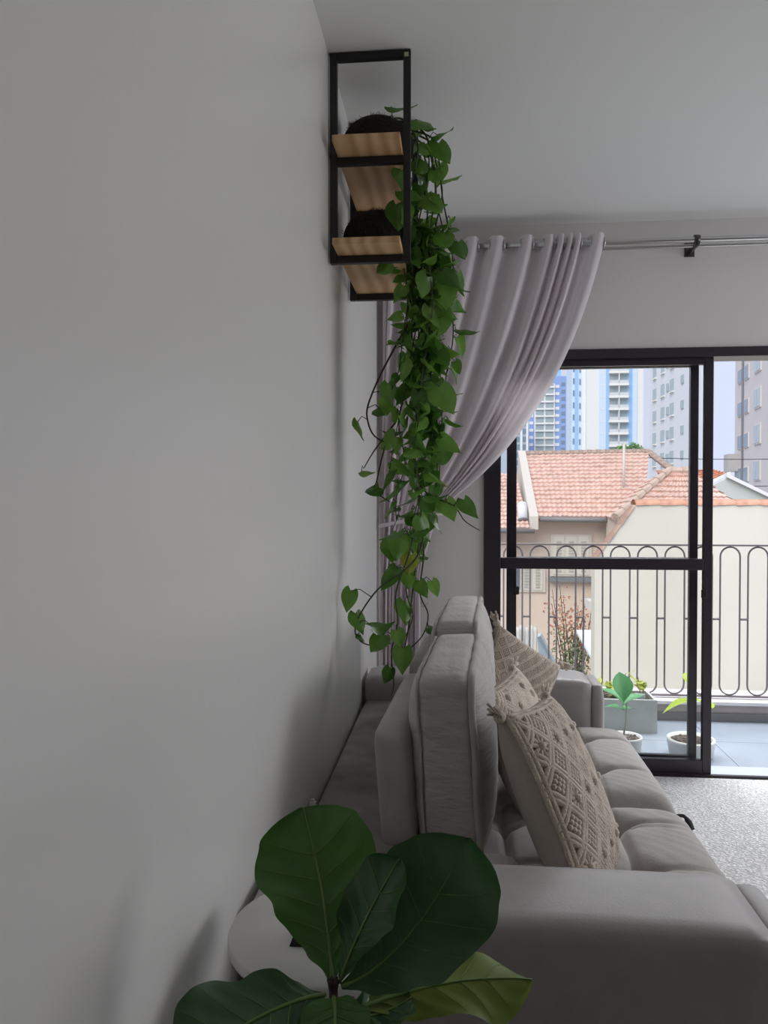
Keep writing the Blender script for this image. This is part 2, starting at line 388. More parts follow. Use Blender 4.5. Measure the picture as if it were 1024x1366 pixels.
def seat(y0, y1, tufts, xa=-.12, xb=.645, zt=.452, zb=.20):
    cx, cy, hx, hy = (xa + xb) / 2, (y0 + y1) / 2, (xb - xa) / 2, (y1 - y0) / 2
    n = 120
    def prof(u): return max(0, 1 - abs(u) ** 14) ** .4
    creases = []
    for (tx, ty) in tufts:
        creases += [((tx, ty), (tx, y0)), ((tx, ty), (tx, y1)), ((tx, ty), (xb + .02, ty + .02)), ((tx, ty), (xa, ty))]
    def sd(px, py, a, b):
        ax, ay = a; bx, by = b; dx, dy = bx - ax, by - ay; L2 = dx * dx + dy * dy
        t = max(0, min(1, ((px - ax) * dx + (py - ay) * dy) / L2)) if L2 else 0
        return math.hypot(px - ax - t * dx, py - ay - t * dy), t
    def fn(i, j):
        a_, b_ = 2 * i / n - 1, 2 * j / n - 1
        u = .5 * a_ + .5 * math.sin(math.pi / 2 * a_); v = .5 * b_ + .5 * math.sin(math.pi / 2 * b_)
        x = cx + hx * u; y = cy + hy * v
        z = zb + (zt - zb) * prof(u) * prof(v) + .012 * (1 - u * u) * (1 - v * v)
        e = prof(u) * prof(v)
        for (tx, ty) in tufts:
            d = math.hypot(x - tx, y - ty); z -= .021 * math.exp(-(d / .042) ** 2) * e
        for (a, b) in creases:
            d, t = sd(x, y, a, b); z -= (.013 * (1 - t) + .002) * math.exp(-(d / .009) ** 2) * e + .004 * (1 - t) * math.exp(-(d / .035) ** 2) * e
        z += .0007 * math.sin(y * 130 + 9 * math.sin(x * 13) + 3 * math.sin(y * 19)) * e * max(0, u)
        return (x, y, z)
    mb = MB().grid(fn, n + 1, n + 1)
    mb.box(xa + .02, xb - .03, y0 + .02, y1 - .02, zb - .06, zb + .02)
    o = mb.build('seat_cushion', FAB, sofa, True); return o
seat(2.215, 2.952, [(.425, 2.74), (.425, 2.44), (.12, 2.74), (.12, 2.44)])
seat(1.478, 2.207, [(.41, 2.04), (.41, 1.78), (.12, 2.0), (.12, 1.70)])
st = MB().tube(spline([(.59, 2.211, .39), (.61, 2.211, .402), (.628, 2.211, .404), (.638, 2.209, .396)]), [.005] * 16, 8).build('pull_strap', DARKF, sofa, True)
MB().tube([(.636, 2.209, .399), (.642, 2.205, .388), (.647, 2.201, .370)], [.006, .010, .011], 8).build('tassel_end', DARKF, st)

def panel(y0, y1, xt, xb, zt, zb, th, name, rot=R(3.0)):
    lean = math.atan2(xt - xb, zt - zb)
    M = Matrix.Rotation(-rot, 3, 'Z') @ Matrix.Rotation(lean, 3, 'Y')
    L = y1 - y0
    return rbox(((xt + xb) / 2, (y0 + y1) / 2, (zt + zb) / 2), (th, L, (zt - zb) / math.cos(lean)), .026, (.006, .003, .004), n=12, M=M).build(name, FAB, sofa, True)
panel(1.705, 2.29, -.135, -.113, .775, .50, .08, 'backrest_panel')
panel(2.35, 2.945, -.095, -.078, .79, .50, .08, 'backrest_panel')

def back_cushion(y0, y1, xc0, zt, zb, label, grp, rot):
    yc = (y0 + y1) / 2; L = y1 - y0; Hh = zt - zb; th = .125
    t = thing('back_cushion', label, 'cushion', (xc0, yc, zb), grp)
    M = Matrix.Rotation(-rot, 3, 'Z') @ Matrix.Rotation(R(-3), 3, 'Y')
    c = Vector((xc0, yc, (zt + zb) / 2))
    # pinch the front at a third of the height, like a soft fold
    mb = rbox(c, (th, L, Hh), .024, (.042, .004, .014), n=22, M=M, wr=.0028)
    o = mb.build('cover', FABW, t, True)
    h = (th / 2, L / 2 - .004, Hh / 2 - .004)
    for sx in (1, -1):
        pts = []
        rr = .03
        cs = [(1, 1), (1, -1), (-1, -1), (-1, 1)]
        for (a, b) in cs:
            q = Vector((0, a * (h[1] - rr), b * (h[2] - rr)))
            ang0 = {(1, 1): 90, (1, -1): 0, (-1, -1): -90, (-1, 1): 180}[(a, b)]
            for k in range(5):
                an = R(ang0 - 22.5 * k)
                pts.append(Vector((sx * (h[0] - .002), q.y + rr * math.cos(an), q.z + rr * math.sin(an))))
        out = []
        for i in range(len(pts)):
            a, b = pts[i], pts[(i + 1) % len(pts)]; m = max(1, int((b - a).length / .03))
            for k in range(m):
                p = a.lerp(b, k / m); p.x += .0014 * math.sin(p.y * 43 + p.z * 31); p.z += .0012 * math.sin(p.y * 33); out.append(M @ p + c)
        MB().tube(out, .0085 if sx > 0 else .004, 8, closed=True).build('piping', FAB, t, True)
    return t
back_cushion(1.705, 2.275, -.004, .893, .47, 'grey velvet box back cushion nearest the camera on the sofa', 'sofa back cushions', R(3.2))
back_cushion(2.295, 2.935, .022, .918, .47, 'grey velvet box back cushion at the far end of the sofa', 'sofa back cushions', R(3.2))
rl = rbox((.03, 1.60, .475), (.22, .2, .07), .03, (.0, .0, .02), n=8).build('lumbar_roll', FAB, sofa, True)

# ---------------------------------------------------------------- macrame pillows
def pillow(label, c, w, v, size, thick, N, style, tassels=(0, 1, 2, 3)):
    w = Vector(w).normalized(); v = Vector(v); v = (v - w * v.dot(w)).normalized(); n_ = w.cross(v).normalized(); c = Vector(c); hs = size / 2
    t = thing('macrame_pillow', label, 'pillow', c - v * hs, 'macrame throw pillows on the sofa')
    def surf(a, b, side, off=0):
        e = max(0, (1 - abs(a) ** 2.6)) * max(0, (1 - abs(b) ** 2.6))
        k = 1 - .05 * (1 - a * a * 1.0) * abs(b) ** 2
        k2 = 1 - .05 * (1 - b * b) * abs(a) ** 2
        return c + w * (a * hs * k2) + v * (b * hs * k) + n_ * side * (thick * .5 * e ** .42 + off)
    G = 24; sm = [math.sin(math.pi / 2 * (2 * i / G - 1)) for i in range(G + 1)]
    mb = MB().grid(lambda i, j: surf(sm[i], sm[j], 1), G + 1, G + 1); mb.grid(lambda i, j: surf(sm[G - i], sm[j], -1), G + 1, G + 1)
    mb.build('cover', PILB, t, True)
    mc = MB(); cr = size / N * (.085 if style != 'cable' else .13)
    def line(p, q, r, n=10, off=.0, k=5):
        mc.tube([surf(lerp(p[0], q[0], i / n), lerp(p[1], q[1], i / n), 1, off + r * .6) for i in range(n + 1)], r, k)
    lim = .97
    def clip(d, kk):   # segment of the line a + d*b = kk in the square
        pts = []
        for b in (-lim, lim):
            a = kk - d * b
            if -lim <= a <= lim: pts.append((a, b))
        for a in (-lim, lim):
            b = (kk - a) * d
            if -lim < b < lim: pts.append((a, b))
        return pts[:2]
    st_ = 2.0 / N * 1.0
    ks = [i * st_ for i in range(-N + 1, N)]
    for d in (1, -1):
        for kk in ks:
            sg = clip(d, kk)
            if len(sg) < 2: continue
            for o in ((-.20, 0, .20) if style == 'cable' else (-.085, .085)):
                s2 = clip(d, kk + o * st_)
                if len(s2) == 2: line(s2[0], s2[1], cr, 14)
    # cells between the crossing cords
    rng = random.Random(int(c.y * 1000))
    for i in range(-N, N):
        for j in range(-N, N):
            P = (i + .5) * st_; Q = (j + .5) * st_; a = (P + Q) / 2; b = (P - Q) / 2
            if abs(a) > .95 or abs(b) > .95: continue
            rc = st_ * .36
            flower = (i + 2 * j) % 3 == 0 if style == 'flower' else (False if style == 'net' else (i % 2 == 0))
            if flower:
                for q in range(9):
                    an = q * 2 * math.pi / 9
                    p0 = (a + rc * .18 * math.cos(an), b + rc * .18 * math.sin(an)); p1 = (a + rc * 1.0 * math.cos(an), b + rc * 1.0 * math.sin(an))
                    if max(abs(p1[0]), abs(p1[1])) < .97: line(p0, p1, cr * .75, 2, .001, 5)
                mc.ball(surf(a, b, 1, cr), cr * 1.5, 6, 4)
            else:
                for p in (-1, 0, 1):
                    for q in (-1, 0, 1):
                        aa = a + (p + q) * rc * .26; bb = b + (p - q) * rc * .26
                        if max(abs(aa), abs(bb)) < .96: mc.ball(surf(aa, bb, 1, cr * .5), cr * 1.05, 5, 4)
    # border cords
    for q in range(4):
        cs = [(-1, -1), (1, -1), (1, 1), (-1, 1)]; p0, p1 = cs[q], cs[(q + 1) % 4]
        for o in (.975, .94): line((p0[0] * o, p0[1] * o), (p1[0] * o, p1[1] * o), cr, 18)
    tag(mc.build('macrame_cords', CORD, t, True), kind='stuff')
    for q in tassels:
        p = [(-1, -1), (1, -1), (1, 1), (-1, 1)][q]; base = c + w * p[0] * hs * .98 + v * p[1] * hs * .98
        d = (w * p[0] + v * p[1] * .6 + n_ * .2).normalized(); tm = MB(); tm.ball(base + d * .008, .014, 8, 6)
        for k in range(12):
            jit = Vector((rng.uniform(-1, 1), rng.uniform(-1, 1), rng.uniform(-1, 1))) * .014
            tm.tube([base + d * .01, base + d * .03 + jit * .7, base + d * .05 + jit + V(0, 0, -.006)], .0032, 5)
        tm.build('tassel', CORD, t, True)
    return t
pillow('cream macrame pillow with knotted diamonds nearest the camera against the sofa arm', (.235, 1.785, .612), (.33, .94, -.13), (-.43, 0, .88), .42, .135, 5, 'flower', (3, 2))
pillow('cream macrame pillow of thick twisted cords between the two other pillows', (.18, 2.22, .595), (.30, .95, 0), (-.40, 0, .91), .36, .12, 5, 'cable', (2,))
pillow('cream macrame pillow with lattice netting leaning in the corner by the far armrest', (.178, 2.735, .618), (.66, .52, -.50), (.42, .25, .86), .35, .12, 7, 'net', (3, 2, 1))

# ---------------------------------------------------------------- rug
mb = MB(); mb.box(.16, 2.9, 1.0, 3.63, 0.0, .014)
rug = mb.build('area_rug', RUG, bevel=.004); tag(rug, 'cream woven textured rug on the floor in front of the sofa', 'rug')

# ---------------------------------------------------------------- ceiling shelf
sh = thing('hanging_shelf', 'black metal ceiling shelf with two pine planks in the corner by the wall', 'shelf', (-.25, 2.43, 1.97))
X0, X1, tb = -.366, -.134, .021
for (y, x0, x1) in ((2.215, X0, X1), (2.63, X0, X1)):
    for x in (x0, x1 - tb): MB().box(x, x + tb, y - tb / 2, y + tb / 2, 1.965, ZC - .002).build('upright', BLACK, sh, bevel=.002)
    for z in (1.965, 2.245, ZC - .002 - tb): MB().box(x0 + tb, x1 - tb, y - tb / 2, y + tb / 2, z, z + tb).build('crossbar', BLACK, sh, bevel=.002)
for z in (1.9865, 2.2665):
    MB().box(-.343, -.157, 2.105, 2.645, z, z + .018).build('plank', PINE, sh, bevel=.0015)
MB().box(X1 - .018, X1 - .006, 2.2035, 2.2045, 2.542, 2.554).build('price_sticker', mat('sticker', (.6, .55, .4), .6), sh)

# ---------------------------------------------------------------- pothos plants
def leaf_mesh(name, m, Ln, Wd, fold, curl, twist=0):
    ts = [0, .06, .16, .30, .46, .62, .76, .88, .96, 1.0]; ws = [.50, .82, .98, 1.0, .88, .66, .42, .20, .07, .0]; ns = 7; nt_ = len(ts)
    def fn(i, j):
        t = ts[i]; q = 2 * j / (ns - 1) - 1; w = Wd * .5 * ws[i]
        y = Ln * (t - .20 * abs(q) ** 1.2 * (1 - t) ** 5)
        return (q * w + twist * Wd * t * t, fold * abs(q) * w - curl * Ln * t * t + .05 * Wd * abs(q) * math.sin(t * 9 + q), -y)
    return MB().grid(fn, nt_, ns).data(name, m, True)
LM = []
for k, m in enumerate(POTH):
    LM += [leaf_mesh('pothos_leaf', m, .082, .066, .25, .15, .08), leaf_mesh('pothos_leaf', m, .068, .050, .50, .28, -.15), leaf_mesh('pothos_leaf', m, .088, .064, .20, .38, .2)]
LMY = leaf_mesh('pothos_leaf', POTHY, .08, .064, .2, .2)
def place_leaf(par, pos, rng, sc=1.0, me=None, az=None, tilt=None, roll=None):
    az = rng.gauss(15, 72) if az is None else az
    tilt = rng.gauss(-25, 28) if tilt is None else tilt
    roll = rng.gauss(0, 40) if roll is None else roll
    M = Matrix.Translation(Vector(pos)) @ Matrix.Rotation(R(az), 4, 'Z') @ Matrix.Rotation(R(tilt), 4, 'X') @ Matrix.Rotation(R(roll), 4, 'Y') @ Matrix.Scale(sc, 4)
    return inst_m('leaf', me or rng.choice(LM), M, par)
def pot_of_coir(name, label, z0, r, plab):
    t = thing(name, label, 'potted plant', (-.25, 2.40, z0))
    c = (-.248, 2.40, z0)
    pr = [(max(.001, r * math.sin(R(a))), r * .80 * (1 - math.cos(R(a))) + .001) for a in range(22, 181, 10)] + [(.001, r * 1.6)]
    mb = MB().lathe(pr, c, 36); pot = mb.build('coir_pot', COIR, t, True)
    rng = random.Random(3); fb = MB()
    for k in range(170):
        a = rng.uniform(0, 6.28); ph = rng.uniform(R(60), R(172)); rr = r * 1.0
        p = Vector((c[0] + rr * math.sin(ph) * math.cos(a), c[1] + rr * math.sin(ph) * math.sin(a), z0 + r * .80 * (1 - math.cos(ph))))
        d = Vector((math.sin(ph) * math.cos(a), math.sin(ph) * math.sin(a), -math.cos(ph) + .4)).normalized() * rng.uniform(.004, .012)
        fb.tube([p - d * .3, p + d * .5, p + d + V(rng.uniform(-.006, .006), rng.uniform(-.006, .006), 0)], [.0012, .0009, .0004], 3)
    tag(fb.build('coir_fibres', COIRF, pot), kind='stuff')
    return t
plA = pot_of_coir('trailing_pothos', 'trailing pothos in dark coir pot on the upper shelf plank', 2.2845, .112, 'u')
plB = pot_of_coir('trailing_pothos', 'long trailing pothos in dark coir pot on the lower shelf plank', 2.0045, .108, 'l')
rng = random.Random(21); VP = []
def vine(par, pts, r0=.0032, r1=.0016, leaves=0, sp=.06, lo=0.0, sc=(.65, 1.0), m=STEM, spread=.022, bias=0):
    P = spline(pts, 6); n = len(P); VP.extend(P)
    MB().tube(P, [lerp(r0, r1, i / (n - 1)) for i in range(n)], 6).build('stem', m, par, True)
    if leaves:
        d = 0; nxt = lo
        for i in range(1, n):
            d += (P[i] - P[i - 1]).length
            if d >= nxt:
                nxt = d + sp * rng.uniform(.7, 1.35)
                if P[i].z > 2.12 and rng.random() < .55: continue
                a = rng.uniform(-1, 1)
                q = P[i] + Vector((a * spread + bias, rng.uniform(-1, .8) * spread, rng.uniform(-.01, .02)))
                pet = MB().tube([P[i], P[i].lerp(q, .6) + V(0, 0, .012), q], .0014, 4)
                lf = place_leaf(par, q, rng, rng.uniform(*sc))
                pet.build('petiole', STEM, par)
# hanging mass
def hang(par, z_start, x_out, y, z_end, leaves=1, sp=.05, seed=0, top=True, drift=0):
    r2 = random.Random(seed); pts = []
    if top:
        pts += [(-.23 + r2.uniform(-.02, .03), y - .03, z_start + .01), (-.175, y, z_start + .035), (x_out - .02, y, z_start + .0)]
    z = z_start - .06; x = x_out; yy = y
    while z > z_end:
        pts.append((x, yy, z)); z -= .11
        x += r2.uniform(-.026, .024) + drift; yy += r2.uniform(-.018, .018)
        x = max(-.23, min(-.015, x)); yy = max(2.33, min(2.54, yy))
    pts.append((x, yy, z_end))
    vine(par, pts, leaves=leaves, sp=sp, lo=.10 if top else 0)
ends = [(-.085, 2.36, 1.36, 1), (-.07, 2.42, 1.20, 2), (-.10, 2.47, 1.10, 3), (-.12, 2.34, 1.62, 4), (-.06, 2.40, 1.48, 5), (-.11, 2.50, 1.28, 6), (-.09, 2.44, 1.72, 7), (-.075, 2.48, 1.90, 14)]
for (x, y, ze, sd) in ends: hang(plA, 2.40, x, y, ze, sp=.026, seed=sd)
ends2 = [(-.10, 2.36, 1.18, 8), (-.08, 2.42, 1.30, 9), (-.13, 2.40, 1.22, 10), (-.115, 2.46, 1.08, 11), (-.06, 2.44, 1.40, 12), (-.14, 2.38, 1.36, 13)]
for (x, y, ze, sd) in ends2: hang(plB, 2.125, x, y, ze, sp=.025, seed=sd, drift=-.004)
# singled-out runners
vine(plA, [(-.155, 2.4, 1.83), (-.203, 2.4, 1.744), (-.245, 2.4, 1.664), (-.278, 2.4, 1.582), (-.28, 2.4, 1.536), (-.257, 2.4, 1.484), (-.19, 2.4, 1.45)], .0034, .0026, m=TWIG)
vine(plB, [(-.19, 2.4, 1.53), (-.257, 2.4, 1.442), (-.292, 2.4, 1.384)], m=TWIG)
vine(plB, [(-.20, 2.4, 1.50), (-.228, 2.4, 1.442), (-.25, 2.4, 1.349), (-.257, 2.4, 1.313), (-.21, 2.41, 1.28)], m=TWIG)
vine(plA, [(-.117, 2.42, 1.33), (-.082, 2.42, 1.297), (-.012, 2.42, 1.267), (.023, 2.42, 1.22), (.07, 2.42, 1.19)], m=TWIG)
vine(plB, [(-.10, 2.38, 1.22), (-.114, 2.36, 1.13), (-.16, 2.36, 1.072), (-.241, 2.36, 1.013), (-.299, 2.36, .931), (-.313, 2.36, .873), (-.276, 2.36, .839), (-.205, 2.36, .844)], .0035, .002)
vine(plA, [(-.118, 2.44, 1.302), (-.113, 2.44, 1.231), (-.106, 2.44, 1.112), (-.118, 2.44, .993), (-.092, 2.44, .922), (-.113, 2.44, .851), (-.175, 2.44, .795)], .0035, .002)
vine(plB, [(-.13, 2.40, 1.2), (-.15, 2.38, 1.116), (-.189, 2.38, 1.0), (-.184, 2.38, .907), (-.203, 2.38, .813), (-.196, 2.38, .72), (-.203, 2.38, .678)], .003, .002)
vine(plB, [(-.12, 2.42, 1.15), (-.14, 2.42, 1.0), (-.15, 2.41, .90), (-.165, 2.40, .82), (-.185, 2.40, .77)], .003, .002)
vine(plA, [(-.15, 2.42, 1.12), (-.16, 2.42, 1.0), (-.14, 2.42, .92), (-.17, 2.41, .84)], .0026, .0018)
face = 20
for (par, x, y, z, sc, az, ti, ro) in [
    (plB, -.327, 2.36, 1.005, .82, 10, -15, 20), (plB, -.311, 2.36, .935, .85, 30, -20, -5), (plB, -.298, 2.36, .868, .6, 60, -50, 30), (plB, -.262, 2.36, .895, .95, 70, -55, -60),
    (plB, -.229, 2.36, .87, .95, 10, -40, 35), (plB, -.187, 2.36, .885, .95, -10, -30, -30), (plB, -.165, 2.36, .83, 1.0, 15, -15, 10), (plB, -.205, 2.37, .765, .85, 20, -25, 25),
    (plA, -.311, 2.4, 1.53, .8, 70, -15, 10), (plB, -.299, 2.4, 1.375, .65, 15, -50, -70), (plB, -.221, 2.4, 1.60, .75, 10, -15, 10), (plB, -.235, 2.4, 1.565, .6, 10, -40, 50), (plB, -.245, 2.4, 1.325, .95, 20, -40, 50),
    (plA, -.037, 2.42, 1.285, .95, 5, -20, -15), (plA, .019, 2.42, 1.285, .85, 15, -15, -20), (plA, -.086, 2.42, 1.24, 1.15, 5, -25, 10),
    (plA, -.08, 2.42, 1.03, .8, -5, -10, -30), (plA, -.09, 2.42, .885, .6, 15, -35, -50), (plB, -.19, 2.42, 1.075, .8, 40, -50, 50), (plB, -.165, 2.42, .965, .95, 25, -20, 10),
    (plB, -.20, 2.42, 1.06, .85, -10, -20, 30), (plB, -.211, 2.42, 1.15, .95, 20, -30, 15), (plB, -.155, 2.42, 1.06, .8, 0, -30, 0), (plB, -.18, 2.41, 1.17, 1.05, 20, -20, 20), (plA, -.12, 2.42, 1.03, .75, 10, -25, -10),
    (plA, -.062, 2.35, 2.385, .85, -20, -40, -55), (plA, -.06, 2.35, 2.36, 1.05, 10, -10, -10), (plA, -.069, 2.35, 2.28, 1.0, -5, -25, -10), (plA, -.105, 2.35, 2.31, 1.0, 25, -15, 15), (plB, -.166, 2.30, 2.26, .95, 40, -5, 20),
    (plB, -.178, 2.30, 2.155, 1.1, 20, -10, 15), (plB, -.158, 2.30, 2.15, .9, -20, -10, -10), (plA, -.20, 2.32, 2.46, .9, 20, -45, -50), (plB, -.205, 2.28, 1.985, .95, 15, -20, 30), (plA, -.087, 2.35, 2.2, 1.0, 0, -15, -20),
    (plA, -.046, 2.35, 2.09, 1.0, -10, -30, -15), (plA, -.04, 2.36, 1.94, 1.15, -10, -15, -5), (plA, -.05, 2.36, 1.86, 1.2, 0, -15, 10), (plA, -.055, 2.36, 1.63, 1.35, 5, -20, -10), (plA, -.06, 2.36, 1.74, .95, 0, -25, -15), (plA, -.045, 2.36, 1.98, 1.0, 10, -20, -30)]:
    place_leaf(par, (x, y, z), rng, sc, None, az, ti, ro)
    lp_ = Vector((x, y, z)); nb = min(VP, key=lambda q: (q - lp_).length + (.05 if q.z < z - .02 else 0))
    MB().tube([nb, nb.lerp(lp_, .55) + V(0, -.004, .014), lp_], .0015, 4).build('petiole', STEM, par)
place_leaf(plA, (-.145, 2.40, 1.115), rng, .9, LMY, 10, -20, 10)

# ---------------------------------------------------------------- side table with stand
tb_ = thing('side_table', 'round white side table squeezed between the wall and the sofa arm', 'table', (-.185, 1.075, 0))
MB().lathe([(.128, .662), (.136, .664), (.137, .668), (.137, .678), (.135, .682), (.001, .682)], (-.185, 1.075, 0), 56).build('table_top', WHITE, tb_, True)
for a in (60, 180, 300):
    ca, sa = math.cos(R(a)), math.sin(R(a))
    MB().tube([(-.185 + .06 * ca, 1.075 + .06 * sa, .662), (-.185 + .115 * ca, 1.075 + .115 * sa, 0)], [.012, .009], 10).build('leg', WHITE, tb_, True)
ps = thing('phone_stand', 'small black wedge stand on the white side table behind the fig leaf', 'stand', (-.19, 1.10, .682))
MB().prism([(-.226, 1.02, .6825), (-.219, 1.02, .6825), (-.205, 1.02, .722), (-.212, 1.02, .722)], (0, .05, 0)).build('prop', BLACK, ps)
MB().box(-.219, -.150, 1.02, 1.07, .6825, .688).build('back_plate', BLACK, ps)
pg = thing('wall_plug', 'tiny white plastic tag standing on the sofa ledge against the wall', 'plug', (-.352, 1.86, .515))
MB().box(-.361, -.345, 1.855, 1.867, .5155, .545).build('plug_body', WHITEP, pg, bevel=.002)
MB().box(-.357, -.349, 1.857, 1.865, .545, .551).build('plug_tip', WHITEP, pg)

# ---------------------------------------------------------------- fiddle-leaf fig in the foreground
fig = thing('fiddle_leaf_fig', 'fiddle leaf fig with broad dark green leaves in the foreground', 'potted plant', (-.138, .83, 0))
AP = Vector((-.138, .85, .745))
MB().lathe([(.085, 0), (.11, .02), (.125, .24), (.13, .25), (.118, .25), (.11, .22), (.001, .22)], (-.138, .80, 0), 36).build('pot', POTW, fig, True)
MB().lathe([(.11, .222), (.05, .23), (.001, .232)], (-.138, .80, 0), 24).build('soil', SOIL, fig, True)
MB().tube(spline([(-.138, .80, .22), (-.15, .81, .42), (-.135, .84, .62), AP + V(0, 0, -.008)]), [.013] * 10 + [.005] * 6, 10).build('trunk', TWIG, fig, True)
bd = MB()
for k in range(6):
    a = k * 60; bd.tube([AP + V(0, 0, -.01), AP + V(.004 * math.cos(R(a)), .004 * math.sin(R(a)), .001), AP + V(.007 * math.cos(R(a)), .007 * math.sin(R(a)), .004)], [.005, .003, .001], 6)
bd.build('bud', BUD, fig, True)
def fig_leaf(base, mid, tip, up, width, m, wave=.010, cup=.16, seed=0, foldtip=0, prof=None):
    """leaf along a bezier base-mid-tip; up = direction its upper face looks"""
    P = bez(base, mid, tip, 28); n = len(P); rg = random.Random(seed); ph = rg.uniform(0, 6)
    prof = prof or [(0, .04), (.08, .12), (.2, .36), (.35, .60), (.5, .80), (.65, .97), (.78, 1.0), (.88, .86), (.95, .58), (.985, .28), (1, .05)]
    def wd_(t):
        for i in range(len(prof) - 1):
            if t <= prof[i + 1][0]:
                k = (t - prof[i][0]) / (prof[i + 1][0] - prof[i][0]); k = k * k * (3 - 2 * k) if 0 < i < len(prof) - 2 else k
                return lerp(prof[i][1], prof[i + 1][1], k)
        return prof[-1][1]
    up = Vector(up).normalized(); fr_ = []
    for i in range(n):
        d = (P[min(i + 1, n - 1)] - P[max(i - 1, 0)]).normalized(); s = d.cross(up).normalized(); u = s.cross(d).normalized(); fr_.append((P[i], s, u, wd_(i / (n - 1)) * width / 2))
    ns = 17
    def pt(i, q):
        p, s, u, h = fr_[i]; t = i / (n - 1)
        e = abs(q)
        z = cup * h * e ** 1.6 + wave * e * e * math.sin(t * 13 + ph + (2 if q > 0 else 0)) * min(1, t * 3)
        z -= .0035 * math.sin(e * 3.1) * abs(math.sin((t - e * .22) * 7 * math.pi)) * min(1, t * 4)
        z -= foldtip * max(0, t - .75) ** 2 * (1 + e)
        return p + s * (q * h * (1 - .04 * math.sin(t * 24 + ph))) + u * z
    o = MB().grid(lambda i, j: pt(i, 2 * j / (ns - 1) - 1), n, ns).build('leaf', m, fig, True, sub=1)
    vb = MB().tube([pt(i, 0) + fr_[i][2] * .0006 for i in range(n)], [lerp(.0024, .0007, i / (n - 1)) for i in range(n)], 6)
    for t0 in (.16, .30, .45, .60, .74):
        for sg in (-1, 1):
            pts = []
            for k in range(7):
                q = k / 6 * .9; i = min(n - 1, (t0 + q * .16) * (n - 1)); i0 = int(i); i1 = min(n - 1, i0 + 1); pp = pt(i0, sg * q).lerp(pt(i1, sg * q), i - i0)
                pts.append(pp + fr_[i0][2] * .0005)
            vb.tube(pts, [.0007 - .00008 * k for k in range(7)], 4)
    vb.build('veins', VEIN, o, True)
    return o
fig_leaf(AP + V(-.002, .004, -.004), (-.150, .89, .81), (-.192, .95, .902), (.22, -.92, .30), .146, FIGM, .006, .14, 1)
fig_leaf(AP + V(.008, .004, -.006), (-.055, .88, .755), (.015, .925, .885), (.10, -.90, .42), .145, FIGD, .010, .10, 2, foldtip=-.3)
fig_leaf(AP + V(.006, .008, -.004), (-.112, .855, .805), (-.066, .885, .873), (-.55, -.80, .2), .075, FIGD, .008, .3, 3)
fig_leaf(AP + V(-.008, -.006, -.010), (-.20, .81, .748), (-.275, .735, .722), (.08, -.45, .90), .125, FIGD, .010, .05, 4)
fig_leaf(AP + V(.002, -.010, -.010), (-.126, .80, .738), (-.124, .745, .69), (.15, -.70, .70), .085, FIGM, .006, .1, 5, prof=[(0, .35), (.12, .62), (.3, .85), (.55, 1.0), (.75, .95), (.9, .6), (1, .05)])
fig_leaf(AP + V(.01, .005, -.04), (-.02, .93, .715), (.092, .95, .700), (.1, -.30, .95), .085, FIGL, .010, -.35, 6)
fig_leaf(AP + V(.006, -.002, -.03), (-.10, .86, .69), (-.053, .895, .705), (-.5, -.5, .7), .065, FIGD, .008, .25, 7)
MB().tube(spline([AP + V(0, -.004, -.06), AP + V(.03, .01, -.05), AP + V(.02, .006, -.02)]), .003, 6).build('petiole', STEM, fig, True)

# ---------------------------------------------------------------- balcony
bf = structure(MB().box(-1.2, 4.0, 3.82, 4.86, -.12, -.006).build('balcony_floor', GROUT))
tl = MB().box(-.2985, .2985, -.1985, .1985, 0, .008).data('tile', TILEM)
for i in range(8):
    for j in range(2): inst('tile', tl, (-.75 + .6 * i, 4.02 + .4 * j, -.0075), bf)
cb = structure(MB().box(-1.2, 4.0, 4.60, 4.86, -.006, .05).build('balcony_curb', mat('dark_skirting', (.17, .165, .17), .6)))
MB().box(-1.2, 4.0, 4.61, 4.86, .05, .10).build('curb_band', mat('curb_stone', (.42, .37, .34), .7, vary=.1), cb)
MB().box(-1.2, 4.0, 4.585, 4.88, .10, .118).build('curb_coping', mat('coping_marble', (.70, .68, .69), .4, vary=.08), cb)
rl_ = thing('balcony_railing', 'dark metal balcony railing of tall oval loops', 'railing', (1.2, 4.67, .118))
MB().box(-1.2, 4.0, 4.655, 4.685, 1.012, 1.022).build('top_rail', RAILM, rl_)
MB().box(-1.2, 4.0, 4.658, 4.682, .128, .137).build('bottom_rail', RAILM, rl_)
hw, z0, z1 = .0555, .139, 1.010
pts = [(hw * math.cos(R(a)), 0, z1 - hw - .003 + hw * math.sin(R(a))) for a in range(0, 181, 18)] + [(hw * math.cos(R(a)), 0, z0 + hw + .003 + hw * math.sin(R(a))) for a in range(180, 361, 18)]
lp = MB().tube(pts, .0054, 6, closed=True).data('loop', RAILM, True)
cn = MB().tube([(-.024, 0, 0), (.024, 0, 0)], .007, 6).data('link_bar', RAILM, True)
pit = .1565
for k in range(-10, 22):
    x = .488 + pit * k
    inst('loop', lp, (x, 4.67, 0), rl_); inst('link_bar', cn, (x + pit / 2, 4.67, .585), rl_)
for x in (-.6, 1.4, 3.4):
    MB().tube([(x + .6 + .0, 4.67, .118), (x + .6, 4.67, .130)], .012, 8).build('foot', RAILM, rl_)

